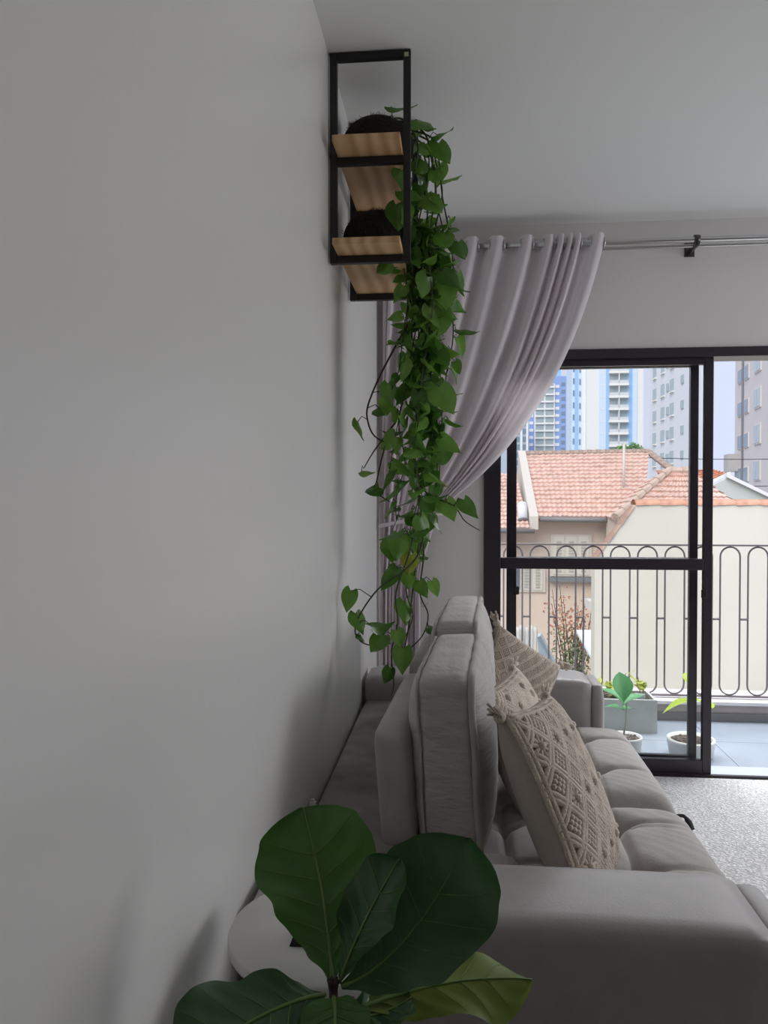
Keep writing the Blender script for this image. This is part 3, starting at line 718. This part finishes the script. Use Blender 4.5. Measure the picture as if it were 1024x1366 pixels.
def sprout(par, base, h, n, L, me, seed, m=STEM, spread=.5):
    rg = random.Random(seed); top_ = Vector(base) + V(rg.uniform(-.02, .02), 0, h)
    MB().tube([base, Vector(base).lerp(top_, .5) + V(.006, 0, 0), top_], [.005, .004, .003], 6).build('stem', m, par, True)
    for k in range(n):
        a = k * 137 + rg.uniform(-20, 20); p = Vector(base).lerp(top_, .55 + .45 * k / max(1, n - 1))
        M = Matrix.Translation(p) @ Matrix.Rotation(R(a), 4, 'Z') @ Matrix.Rotation(R(rg.uniform(95, 145) * (1 if spread > .4 else 1)), 4, 'X') @ Matrix.Scale(L * rg.uniform(.8, 1.15), 4)
        inst_m('leaf', me, M, par)
SAPL = mat('sapling_leaf', (.10, .34, .12), .4, transl=.3, vary=.15)
SAPY = mat('yellow_green_sapling_leaf', (.42, .55, .05), .4, transl=.4, vary=.15)  # yellow green leaf colour
def broad(name, m): return MB().grid(lambda i, j: ((2 * j / 6 - 1) * .36 * math.sin(math.pi * (i / 9) ** 1.35) ** .8, .12 * abs(2 * j / 6 - 1) * math.sin(math.pi * i / 9) - .25 * (i / 9) ** 2, -(i / 9)), 10, 7).data(name, m, True)
LS, LY = broad('sapling_leaf', SAPL), broad('sapling_leaf', SAPY)
pl = thing('concrete_planter', 'grey concrete rectangular planter of yellow green seedlings by the railing', 'planter', (.96, 4.44, .0005))
MB().box(.64, 1.09, 4.33, 4.345, .0005, .185).box(.64, 1.09, 4.535, 4.55, .0005, .185).box(.64, .655, 4.345, 4.535, .0005, .185).box(1.075, 1.09, 4.345, 4.535, .0005, .185).box(.655, 1.075, 4.345, 4.535, .0005, .02).build('trough', CONC, pl)
MB().grid(lambda i, j: (.655 + .42 * i / 14, 4.345 + .19 * j / 8, .168 + .010 * math.sin(i * 2.1) * math.cos(j * 1.7)), 15, 9).build('soil', SOIL, pl, True)
rg = random.Random(5)
YEL = leaf_mesh('seedling_leaf', mat('seedling_leaf', (.45, .5, .08), .5, transl=.35), .03, .02, .2, .2)
GRN = leaf_mesh('seedling_leaf', mat('seedling_leaf_green', (.2, .3, .08), .5, transl=.3), .028, .016, .2, .2)
for k in range(15):
    bx, by = rg.uniform(.70, 1.06), rg.uniform(4.38, 4.50); hh = rg.uniform(.04, .12) * (1.25 if 0.9 < bx < 1.03 else .8)
    tp = V(bx + rg.uniform(-.03, .03), by, .17 + hh)
    MB().tube([(bx, by, .168), tp], .0018, 4).build('stem', TWIG, pl)
    for q in range(7 if .9 < bx < 1.03 else 3):
        place_leaf(pl, V(bx, by, .17).lerp(tp, rg.uniform(.5, 1.05)) + V(rg.uniform(-.015, .015), rg.uniform(-.01, .01), 0), rg, rg.uniform(1.2, 2.0), YEL if rg.random() < .7 else GRN, rg.uniform(0, 360), rg.uniform(-120, -20), 0)
MB().box(.985, 1.035, 4.37, 4.40, .165, .205).build('plant_marker', mat('pale_blue_plastic', (.5, .58, .62), .5), pl)
def round_pot(label, c, r, h):
    t = thing('plant_pot', label, 'potted plant', (c[0], c[1], .0005))
    MB().lathe([(r * .80, .0005), (r * .9, .01), (r, h * .9), (r, h), (r * .88, h), (r * .86, h * .86), (.001, h * .86)], (c[0], c[1], 0), 36).build('pot', POTW, t, True)
    MB().lathe([(r * .865, h * .865), (r * .4, h * .9), (.001, h * .91)], (c[0], c[1], 0), 20).build('soil', SOIL, t)
    sb = MB(); rg = random.Random(int(r * 1e4))
    for k in range(40):
        a, q = rg.uniform(0, 6.28), rg.uniform(0, r * .8); sb.ball((c[0] + q * math.cos(a), c[1] + q * math.sin(a), h * .9), rg.uniform(.004, .008), 5, 3)
    tag(sb.build('bark_chips', mat('bark', (.28, .23, .21), .9, vary=.5, vscale=40), t), kind='stuff')
    return t
q1 = round_pot('pale round pot with yellow green sapling behind the door stile', (1.165, 3.975), .115, .09)
sprout(q1, (1.175, 3.975, .07), .27, 0, .1, LY, 1, mat('pale_stem', (.4, .42, .36), .6))
for (p, a, ti, ro, s) in (((1.17, 3.975, .28), -62, 82, 0, .14), ((1.18, 3.975, .28), 68, 74, 0, .17), ((1.175, 3.975, .33), 20, 150, 0, .10)):
    inst_m('leaf', LY, Matrix.Translation(Vector(p)) @ Matrix.Rotation(R(a), 4, 'Z') @ Matrix.Rotation(R(ti), 4, 'X') @ Matrix.Scale(s, 4), q1)
q2 = round_pot('pale round pot with green sapling half hidden behind the sofa seat', (.845, 3.985), .085, .09)
sprout(q2, (.835, 3.985, .07), .19, 0, .1, LS, 2, mat('pale_stem', (.4, .42, .36), .6))
for (p, a, ti, s) in (((.835, 3.975, .26), 10, 172, .15), ((.84, 3.985, .25), 75, 135, .13), ((.83, 3.985, .24), -80, 130, .12), ((.835, 3.975, .22), 60, 105, .10), ((.83, 3.975, .22), -50, 100, .09)):
    inst_m('leaf', LS, Matrix.Translation(Vector(p)) @ Matrix.Rotation(R(a), 4, 'Z') @ Matrix.Rotation(R(ti), 4, 'X') @ Matrix.Scale(s, 4), q2)

# ---------------------------------------------------------------- street side
GZ = -4.5
structure(MB().box(-120, 160, 5.5, 420, GZ - .3, GZ).build('ground', mat('ground', (.33, .34, .29), .95, vary=.2, vscale=.3)))
CREAM = mat('cream_render', (.685, .65, .56), .85, vary=.035, vscale=1.2, bump=.05, bscale=30)
TERRA = mat('terracotta', (.55, .24, .15), .8, vary=.35, vscale=6)
TERRL = mat('terracotta_pale', (.71, .51, .435), .85, vary=.16, vscale=4)
BEIGE = mat('beige_render', (.70, .59, .51), .85, vary=.06, vscale=1)
TRIMW = mat('pale_trim', (.66, .62, .57), .7)
GUT = mat('grey_gutter', (.22, .22, .23), .5)
cw = thing('neighbour_wall', 'tall cream rendered wall capped with terracotta tiles', 'wall', (5, 11, GZ))
MB().prism([(1.91, 11, GZ), (9.5, 11, GZ), (9.5, 11, 1.20), (2.45, 11, 1.20), (1.91, 11, .45)], (0, .28, 0)).build('wall_body', CREAM, cw)
capm = MB().grid(lambda i, j: (.345 * (j / 3) - .17, .17 * math.cos(math.pi * i / 8) * (1 - .1 * j / 3), .085 * math.sin(math.pi * i / 8) * (1 - .12 * j / 3)), 9, 4)
capm.grid(lambda i, j: (.345 * (j / 3) - .17, .15 * math.cos(math.pi * i / 8) * (1 - .1 * j / 3), .065 * math.sin(math.pi * i / 8) * (1 - .12 * j / 3) - .004), 9, 4)
capd = capm.data('cap_tile', mat('terracotta_cap', (.66, .36, .25), .8, vary=.3, vscale=6)); capv = capm.data('verge_tile', mat('verge_brown', (.42, .27, .21), .85, vary=.2))
for k in range(21): inst('cap_tile', capd, (2.63 + .335 * k, 11.14, 1.20), cw, (0, R(-1.5), 0))
ds = Vector((2.45 - 1.91, 0, .75)); ang = math.atan2(ds.z, ds.x)
for k in range(3):
    p = Vector((1.91, 11.14, .45)) + ds * ((k + .5) / 3); inst('verge_tile', capv, p - V(0, 0, .03), cw, (0, -ang, 0), (.92, 1, .45))

# main house
hs = thing('tiled_house', 'beige house with red tiled roof and shuttered windows across the garden', 'house', (3.8, 26, GZ))
MB().box(1.5, 9.0, 24.35, 29, GZ, .60).prism([(2.2, 24.35, .60), (2.2, 28.2, 2.75), (2.2, 32, .6)], (.25, 0, 0)).build('wall', BEIGE, hs)
def tiled(name, p00, p10, p11, p01, rows, cols, parent, m, step=.06, amp=.03):
    """tiled roof plane: p00->p10 eave, p01->p11 ridge; every course is stepped and waved"""
    p00, p10, p11, p01 = map(Vector, (p00, p10, p11, p01)); nrm = (p10 - p00).cross(p01 - p00).normalized()
    mb = MB(); S = 4
    def P(u, t): return (p00.lerp(p10, u)).lerp(p01.lerp(p11, u), t)
    rg = random.Random(rows * cols)
    for r in range(rows):
        jit = [rg.uniform(-.012, .012) for _ in range(cols + 1)]
        def fn(i, j):
            u = i / (cols * S); t = (r + (1.12 if j else 0)) / rows
            w = abs(math.sin(math.pi * i / S)) if False else .5 + .5 * math.cos(2 * math.pi * (i / S + .5 * 0))
            return P(u, min(t, 1.0)) + nrm * (amp * w + (0 if j else step) + jit[min(cols, i // S)])
        mb.grid(fn, cols * S + 1, 2)
        mb.grid(lambda i, j: P(i / (cols * S), r / rows) + nrm * (amp * (.5 + .5 * math.cos(2 * math.pi * i / S)) + (step + jit[min(cols, i // S)]) if j else -.02), cols * S + 1, 2)
    o = mb.build(name, m, parent); tag(o, kind='stuff'); return o
tiled('roof_tiles', (2.45, 23.9, .70), (5.6, 23.9, .70), (6.75, 28.2, 2.93), (2.45, 28.2, 2.86), 16, 22, hs, TERRL)
rc = MB().tube([(-.16, 0, 0), (.16, 0, 0)], [.12, .10], 8).data('ridge_tile', mat('weathered_tile', (.42, .33, .28), .9, vary=.4, vscale=8))
for k in range(14): inst('ridge_tile', rc, (2.6 + .31 * k, 28.22, 2.90 + .004 * k), hs)
hipa, hipb = Vector((6.75, 28.2, 2.93)), Vector((7.2, 26.0, 2.05))
for k in range(7):
    p = hipa.lerp(hipb, (k + .5) / 7); d = hipb - hipa
    inst('hip_tile', rc, p, hs, (0, math.atan2(-d.z, math.hypot(d.x, d.y)), math.atan2(d.y, d.x)))
MB().prism([(2.18, 23.75, .75), (2.18, 28.3, 3.02), (2.18, 28.3, 2.5), (2.18, 23.75, .35)], (.26, 0, 0)).build('gable_parapet', TRIMW, hs)
MB().tube([(2.5, 23.85, .66), (5.3, 23.85, .62)], .075, 8).build('gutter', GUT, hs, True)
MB().tube(spline([(4.75, 23.9, .62), (4.78, 24.05, .3), (4.95, 24.2, .05), (5.2, 24.25, -.15), (5.2, 24.25, -2)]), .045, 8).build('downpipe', GUT, hs, True)
MB().tube([(5.35, 25.6, 1.55), (5.35, 25.6, 3.05)], .04, 8).build('vent_pipe', TRIMW, hs, True)
MB().box(4.95, 5.1, 24.1, 24.3, .35, .6).build('junction_box', TRIMW, hs)
def shutter_window(x0, x1, z0, z1, y, leaves=2, sill=True, dark=None):
    w = MB().box(x0, x1, y - .06, y, z0, z1).build('window', TRIMW, hs)
    lw = (x1 - x0 - .12) / leaves
    for k in range(leaves):
        a = x0 + .06 + lw * k; m = dark if (dark and k == 0) else mat('louvre', (.46, .45, .41), .7)
        MB().box(a + .03, a + lw - .03, y - .085, y - .06, z0 + .06, z1 - .06).build('shutter', mat('shutter_frame', (.68, .66, .6), .7) if m is not dark else dark, w)
        if m is dark: continue
        sl = MB(); nn = int((z1 - z0 - .3) / .09)
        for q in range(nn): sl.box(a + .11, a + lw - .11, y - .105, y - .085, z0 + .14 + .09 * q, z0 + .19 + .09 * q)
        tag(sl.build('louvres', m, w), kind='stuff')
    if sill: MB().box(x0 - .05, x1 + .12, y - .22, y, z0 - .16, z0 - .02).build('sill', mat('slate_sill', (.20, .22, .25), .7), w)
shutter_window(2.88, 4.12, -1.12, .18, 24.35, 3)
shutter_window(1.55, 2.72, -1.62, -.58, 24.35, 3, False, mat('dusty_pane', (.17, .20, .26), .3))
# lower wing on the left
lw_ = thing('side_wing', 'lower tiled roof wing beside the main house gable at left', 'house', (.9, 25.5, GZ))
MB().box(-3.5, 1.5, 24.0, 24.3, GZ, .3).build('wall', BEIGE, lw_)
tiled('roof_tiles', (-2.0, 23.5, .36), (2.15, 23.5, .36), (2.0, 27.2, 2.15), (-2.0, 27.2, 2.15), 15, 28, lw_, TERRL)
MB().tube([(-2, 23.45, .33), (2.3, 23.45, .31)], .07, 8).build('gutter', GUT, lw_, True)
wt = thing('water_tank', 'small white cylindrical water heater on the roof beside the gable', 'tank', (2.05, 23.8, .6))
MB().tube([(2.0, 24.0, .62), (2.0, 24.35, 1.12)], .15, 16).build('tank_body', mat('tank_white', (.72, .75, .8), .5), wt, True)
MB().tube([(2.0, 23.98, .60), (2.0, 24.0, .63)], .16, 16).build('tank_lid', GUT, wt, True)
# front hip wing
wg = thing('hip_roof_wing', 'front hipped roof of red tiles with pale cap tiles behind the cream wall', 'house', (5.6, 21, GZ))
A_, B_, D_ = (5.83, 22.0, 2.02), (4.05, 20.4, .74), (6.06, 25.0, 1.88)
MB().box(4.5, 7.4, 20.8, 24.0, GZ, .7).build('wall', BEIGE, wg)
tiled('roof_tiles', B_, (7.6, 20.4, .74), (6.35, 22.0, 2.0), A_, 9, 16, wg, TERRL)
tiled('roof_tiles', (7.6, 20.4, .74), (7.6, 24.0, .74), (6.35, 22.3, 2.0), (6.35, 22.0, 2.0), 8, 14, wg, TERRL)
tiled('roof_tiles', (4.55, 24.2, .70), B_, A_, D_, 8, 14, wg, TERRL)
hc = MB().tube([(-.17, 0, 0), (.17, 0, 0)], [.12, .09], 8).data('hip_tile', mat('pale_cap_tile', (.62, .48, .40), .85, vary=.2, vscale=5))
for k in range(8):
    a, b = Vector(B_), Vector(A_); d = b - a; p = a.lerp(b, (k + .5) / 8) + V(0, 0, .07)
    inst('hip_tile', hc, p, wg, (0, math.atan2(-d.z, math.hypot(d.x, d.y)), math.atan2(d.y, d.x)))
for k in range(2): inst('ridge_tile', hc, (6.0 + .33 * k, 22.0, 2.06), wg)
# gabled house on the right
gh = thing('gabled_house', 'pale gabled house with white verge boards behind the cream wall', 'house', (12, 35, GZ))
MB().prism([(9.9, 34, GZ), (14.2, 34, GZ), (14.2, 34, .75), (11.39, 34, 2.15), (9.9, 34, 1.4)], (0, .3, 0)).build('gable_wall', mat('pale_grey_render', (.55, .58, .55), .85), gh)
MB().prism([(11.30, 33.8, 2.20), (14.4, 33.8, .66), (14.4, 33.8, .80), (11.30, 33.8, 2.36)], (0, .3, 0)).build('verge_board', mat('white_board', (.8, .8, .8), .6), gh)
MB().prism([(9.6, 34.4, 1.30), (11.65, 34.4, 2.30), (11.65, 34.4, 2.44), (9.6, 34.4, 1.44)], (0, .2, 0)).build('verge_board', mat('white_board', (.8, .8, .8), .6), gh)
tiled('roof_tiles', (9.4, 34.7, 1.35), (11.6, 34.7, 2.36), (11.9, 38.0, 2.66), (9.4, 38.0, 2.62), 6, 14, gh, TERRA)

# garden bits seen through the railing
bs = thing('bougainvillea', 'tall shrub with reddish orange leaves in the garden below', 'shrub', (2.75, 19, GZ))
rg = random.Random(11); sm_ = MB(); lr = MB(); lo_ = MB(); lg = MB()
for k in range(16):
    a = V(2.8 + rg.uniform(-.25, .25), 19 + rg.uniform(-.3, .3), GZ); b = V(2.75 + rg.uniform(-.5, .55), 19 + rg.uniform(-.4, .4), rg.uniform(-2.0, -.85))
    pp = bez(a, a.lerp(b, .6) + V(rg.uniform(-.15, .15), 0, .2), b, 8); sm_.tube(pp, [lerp(.02, .006, i / 8) for i in range(9)], 5)
    for q in range(110):
        t = rg.uniform(.25, 1.0); i = int(t * 8); p = pp[i] + V(rg.gauss(0, .13), rg.gauss(0, .15), rg.gauss(0, .13))
        d1 = V(rg.uniform(-1, 1), rg.uniform(-1, 1), rg.uniform(-1, 1)).normalized() * rg.uniform(.03, .055); d2 = d1.orthogonal().normalized() * d1.length * .6
        tgt = lg if p.z < -2.1 + rg.gauss(0, .25) else (lr if rg.random() < .6 else lo_)
        tgt.add([p - d1, p + d2, p + d1, p - d2], [(0, 1, 2, 3)])
sm_.build('branches', TWIG, bs, True)
for mb_, nm, cc in ((lr, 'red_leaves', (.42, .16, .12)), (lo_, 'orange_leaves', (.50, .25, .14)), (lg, 'green_leaves', (.17, .22, .11))):
    tag(mb_.build(nm, mat(nm, cc, .6, transl=.2), bs), kind='stuff')
gr = MB(); rg = random.Random(12)
for k in range(1600):
    x, y = rg.uniform(1.6, 4.2), rg.uniform(15.2, 18.8); z = GZ + rg.uniform(.1, 1.75) ; p = V(x, y, z); d1 = V(rg.uniform(-.5, .5), rg.uniform(-.5, .5), rg.uniform(.3, 1)).normalized() * rg.uniform(.08, .2); d2 = V(rg.uniform(-1, 1), rg.uniform(-1, 1), 0).normalized() * .022
    gr.add([p - d1, p + d2, p + d1, p - d2], [(0, 1, 2, 3)])
hd = gr.build('hedge', mat('hedge_leaves', (.13, .20, .09), .6, transl=.2, vary=.4, vscale=2)); tag(hd, 'low dense green undergrowth below the reddish shrub', 'plants', kind='stuff')
ws = MB().grid(lambda i, j: (lerp(.95, 1.42, i / 20) + .02 * j / 12 + .006 * math.sin(j), 14 + .05 * math.sin(i * 1.9) + .06 * j / 12, lerp(-1.0, -2.2, j / 12) + .02 * math.sin(i * .9)), 21, 13).build('plastic_sheet', mat('white_sheet', (.78, .78, .76), .5, transl=.2), smooth=True, solid=.01)
tag(ws, 'white crumpled plastic sheet hung up in the garden beyond the far armrest', 'sheet')
aw = MB().prism([(1.46, 14.3, -1.25), (1.52, 14.3, -1.22), (2.02, 15.2, -2.2), (1.50, 14.0, -2.2)], (.05, .35, 0)).build('blue_awning', mat('pale_blue_sheet', (.55, .66, .74), .4)); tag(aw, 'pale blue sloping sheet standing beside the white plastic sheet', 'sheet')
ln = thing('lean_to', 'white lean to roof against the low white wall in the garden', 'shed', (2.6, 14.8, GZ))
MB().prism([(2.2, 14.6, -1.2), (2.75, 14.6, -1.2), (2.75, 13.7, -1.75), (2.45, 13.7, -1.75)], (0, 0, .05)).build('roof_sheet', mat('white_roof', (.72, .75, .78), .5), ln)
MB().box(2.5, 2.75, 13.8, 14.5, GZ, -1.75).build('wall', TRIMW, ln)
sw = MB().prism([(2.20, 12.6, GZ), (2.55, 12.6, GZ), (2.55, 12.6, -.36), (2.10, 12.6, -.36), (2.10, 12.6, -.50), (2.20, 12.6, -.50)], (0, .4, 0)).build('low_garden_wall', mat('white_render', (.68, .65, .61), .85, vary=.05)); tag(sw, 'narrow white garden wall standing behind the left edge of cream wall', 'wall')
tr = thing('distant_tree', 'small green tree crown peeping over the tiled roof ridge', 'tree', (12.9, 60, GZ))
MB().tube([(12.9, 60, GZ), (12.9, 60, 4)], .2, 8).build('trunk', TWIG, tr, True)
cr_ = MB(); rg = random.Random(4)
for k in range(900):
    a, b, rr = rg.uniform(0, 6.28), rg.uniform(-1, 1), rg.uniform(.6, 1); p = V(12.9 + 1.35 * rr * math.cos(a) * math.sqrt(1 - b * b), 60 + 1.2 * rr * math.sin(a), 4.55 + .9 * b * rr)
    d1 = V(rg.uniform(-1, 1), rg.uniform(-1, 1), rg.uniform(-1, 1)).normalized() * .16; d2 = d1.orthogonal().normalized() * .1; cr_.add([p - d1, p + d2, p + d1, p - d2], [(0, 1, 2, 3)])
tag(cr_.build('foliage', mat('tree_foliage', (.20, .36, .14), .7, transl=.25), tr), kind='stuff')
for k, (za, zb_) in enumerate(((3.62, 3.55), (2.22, 2.15))):
    w = MB().tube([(lerp(6, 24, i / 12), 42 + .2 * k, lerp(za, zb_, i / 12) - .25 * math.sin(math.pi * i / 12)) for i in range(13)], .018, 5).build('power_cable', BLACK); tag(w, ['upper thin power cable crossing in front of the distant towers', 'lower thin power cable crossing just above the roofs'][k], 'cable')

# ---------------------------------------------------------------- towers
GLZ = mat('window_glass', (.36, .44, .47), .2, spec=.6)
GLD = mat('dark_window_glass', (.20, .27, .36), .25, spec=.6)
WPT = mat('tower_hazed_white', (.78, .79, .80), .8); BLU = mat('tower_hazed_blue', (.33, .54, .86), .8); DBL = mat('tower_hazed_dark_blue', (.27, .39, .70), .8)  # tower colours paled, distance haze is put into the paint
LBL = mat('tower_hazed_pale_blue', (.62, .74, .90), .8); SLAB = mat('slab_white', (.82, .81, .79), .8)
def tower(label, loc, rz, w, d, h, m):
    t = thing('apartment_tower', label, 'building', loc, 'apartment towers on the skyline', rz=rz); ORG[t.name] = Vector((0, 0, 0))
    MB().box(0, w, 0, d, 0, h).build('block', m, t); return t
def wbox(w, h, m, fr=None, nm='window', proud=.12):
    return MB().box(0, w, -proud, .05, 0, h).data(nm, m)
Z0 = GZ
# T1 dark blue and white tower, far away
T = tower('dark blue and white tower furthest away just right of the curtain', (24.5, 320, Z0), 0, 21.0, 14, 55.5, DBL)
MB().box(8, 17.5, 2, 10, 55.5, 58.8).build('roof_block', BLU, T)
MB().box(6.6, 14.8, -.8, .2, 0, 52.5).build('bay', SLAB, T)
wg1, cb1 = wbox(3.2, 1.9, GLZ, proud=1.0), wbox(3.5, .5, WPT, nm='balcony_parapet', proud=1.5)
sq, sqb = wbox(1.6, 1.2, WPT, nm='white_panel'), wbox(1.5, 1.4, GLD)
for r in range(18):
    for cx in (7.1, 11.0):
        inst('window', wg1, (cx, 0, 1.4 + 2.95 * r), T); inst('balcony_parapet', cb1, (cx - .15, 0, .5 + 2.95 * r), T)
    for cx in (4.6, 15.0): inst('white_panel', sq, (cx, 0, .6 + 2.95 * r), T)
    for cx in (2.2, 17.4): inst('window', sqb, (cx, 0, 1.4 + 2.95 * r), T)
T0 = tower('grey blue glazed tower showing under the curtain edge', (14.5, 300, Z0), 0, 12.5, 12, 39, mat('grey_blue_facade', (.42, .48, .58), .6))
pn = wbox(1.5, 2.0, GLD)
st_w = MB().box(0, .8, -.3, .1, 0, 39).data('white_strip', WPT)
for cx in (6.6, 9.4, 11.6): inst('white_strip', st_w, (cx, 0, 0), T0)
for r in range(13):
    for cx in (5.0, 7.6, 10.2): inst('window', pn, (cx, 0, .5 + 3 * r), T0)
# T2 white and blue tower with balconies
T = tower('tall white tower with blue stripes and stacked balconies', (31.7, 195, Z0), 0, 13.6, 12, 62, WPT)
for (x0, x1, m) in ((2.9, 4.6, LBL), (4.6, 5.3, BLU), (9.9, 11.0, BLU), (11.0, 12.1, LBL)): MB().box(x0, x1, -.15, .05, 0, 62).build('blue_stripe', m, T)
bal = wbox(1.95, 1.9, GLZ); slb = MB().box(0, 4.6, -1.2, .05, 0, .55).data('balcony_slab', SLAB); rlg = MB().box(0, 4.5, -1.15, -1.08, 0, .75).data('balcony_rail', mat('rail_grey', (.62, .66, .70), .6)); smw = wbox(.9, 1.3, GLD); smt = MB().box(0, 1.3, -.2, -.1, 0, .12).data('floor_line', SLAB)
pst = MB().box(0, .2, -1.15, -.95, 0, 2.4).data('balcony_post', SLAB)
MB().box(5.3, 9.9, -.1, .05, 0, 62).build('recess', mat('recess_grey', (.52, .56, .58), .8), T)
for r in range(20):
    z = 1.0 + 3 * r
    inst('balcony_slab', slb, (5.3, 0, z - .55), T); inst('balcony_rail', rlg, (5.35, 0, z), T); inst('balcony_post', pst, (7.5, 0, z), T)
    inst('window', bal, (5.45, 0, z + .3), T); inst('window', bal, (7.75, 0, z + .3), T)
    if r % 3 != 1: inst('window', smw, (3.3, 0, z + .4), T)
    if r % 2: inst('window', smw, (11.05, 0, z + .4), T)
    inst('floor_line', smt, (3.1, 0, z - .3), T); inst('floor_line', smt, (10.9, 0, z - .3), T)
# its side wing
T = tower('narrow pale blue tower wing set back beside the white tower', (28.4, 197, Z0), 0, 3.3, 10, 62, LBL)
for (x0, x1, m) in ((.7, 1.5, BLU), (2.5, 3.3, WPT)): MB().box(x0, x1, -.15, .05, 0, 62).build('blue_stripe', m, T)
sw2 = wbox(.35, 1.4, GLD)
for r in range(20):
    inst('window', sw2, (.25, 0, 1.4 + 3 * r), T); inst('window', sw2, (1.8, 0, 1.2 + 3 * r), T)
# T3 white slab block seen from its long side
rz3 = math.atan2(88 - 112, 26.6 - 26.9)
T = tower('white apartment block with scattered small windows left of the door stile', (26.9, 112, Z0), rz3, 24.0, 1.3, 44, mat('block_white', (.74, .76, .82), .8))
wA, wB, wC = wbox(1.6, 1.55, GLZ), wbox(1.1, 1.0, GLZ), wbox(1.5, 2.0, mat('stair_glass', (.55, .60, .64), .3))
shd = MB().box(-.12, 1.75, -.25, .02, -.14, 0).data('window_sill', SLAB)
for r in range(14):
    z = 1.2 + 3.0 * r
    for cx in (2.2, 6.6, 11.2): inst('window', wA, (cx, 0, z), T)
    inst('window', wB, (9.4, 0, z + .3), T); inst('window', wB, (16.2, 0, z + .3), T); inst('window', wC, (20.0, 0, z + .9), T)
    for cx in (2.2, 6.6, 11.2): inst('window_sill', shd, (cx, 0, z), T)
# T4 beige-grey block at right
rz4 = math.atan2(60 - 76, 23.9 - 26.1)
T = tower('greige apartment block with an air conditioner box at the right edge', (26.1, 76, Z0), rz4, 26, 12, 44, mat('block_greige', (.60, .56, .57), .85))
fw = MB().box(0, 2.2, -.1, .05, 0, 1.7).data('window', TRIMW); gl2 = MB().box(.1, 1.05, -.14, -.05, .1, 1.6).box(1.15, 2.1, -.14, -.05, .1, 1.6).data('pane', GLZ)
fw2 = MB().box(0, 1.7, -.1, .05, 0, 1.3).data('window', TRIMW); gl3 = MB().box(.08, .8, -.14, -.05, .08, 1.22).box(.9, 1.62, -.14, -.05, .08, 1.22).data('pane', GLD)
for r in range(14):
    z = 1.3 + 3.0 * r
    for (cx, a, b) in ((1.6, fw2, gl3), (4.2, fw2, gl3), (8.0, fw, gl2), (13.5, fw, gl2), (17.5, fw2, gl3), (21, fw, gl2)):
        w = inst('window', a, (cx, 0, z), T); inst('pane', b, (cx, 0, z), w)
MB().tube([(3.7, -.12, 0), (3.7, -.12, 44)], .09, 6).build('downpipe', GUT, T)
MB().box(.2, 2.2, -1.0, 0, 8.3, 9.9).build('air_conditioner', mat('ac_grey', (.45, .44, .44), .7), T)
bpy.context.view_layer.update()
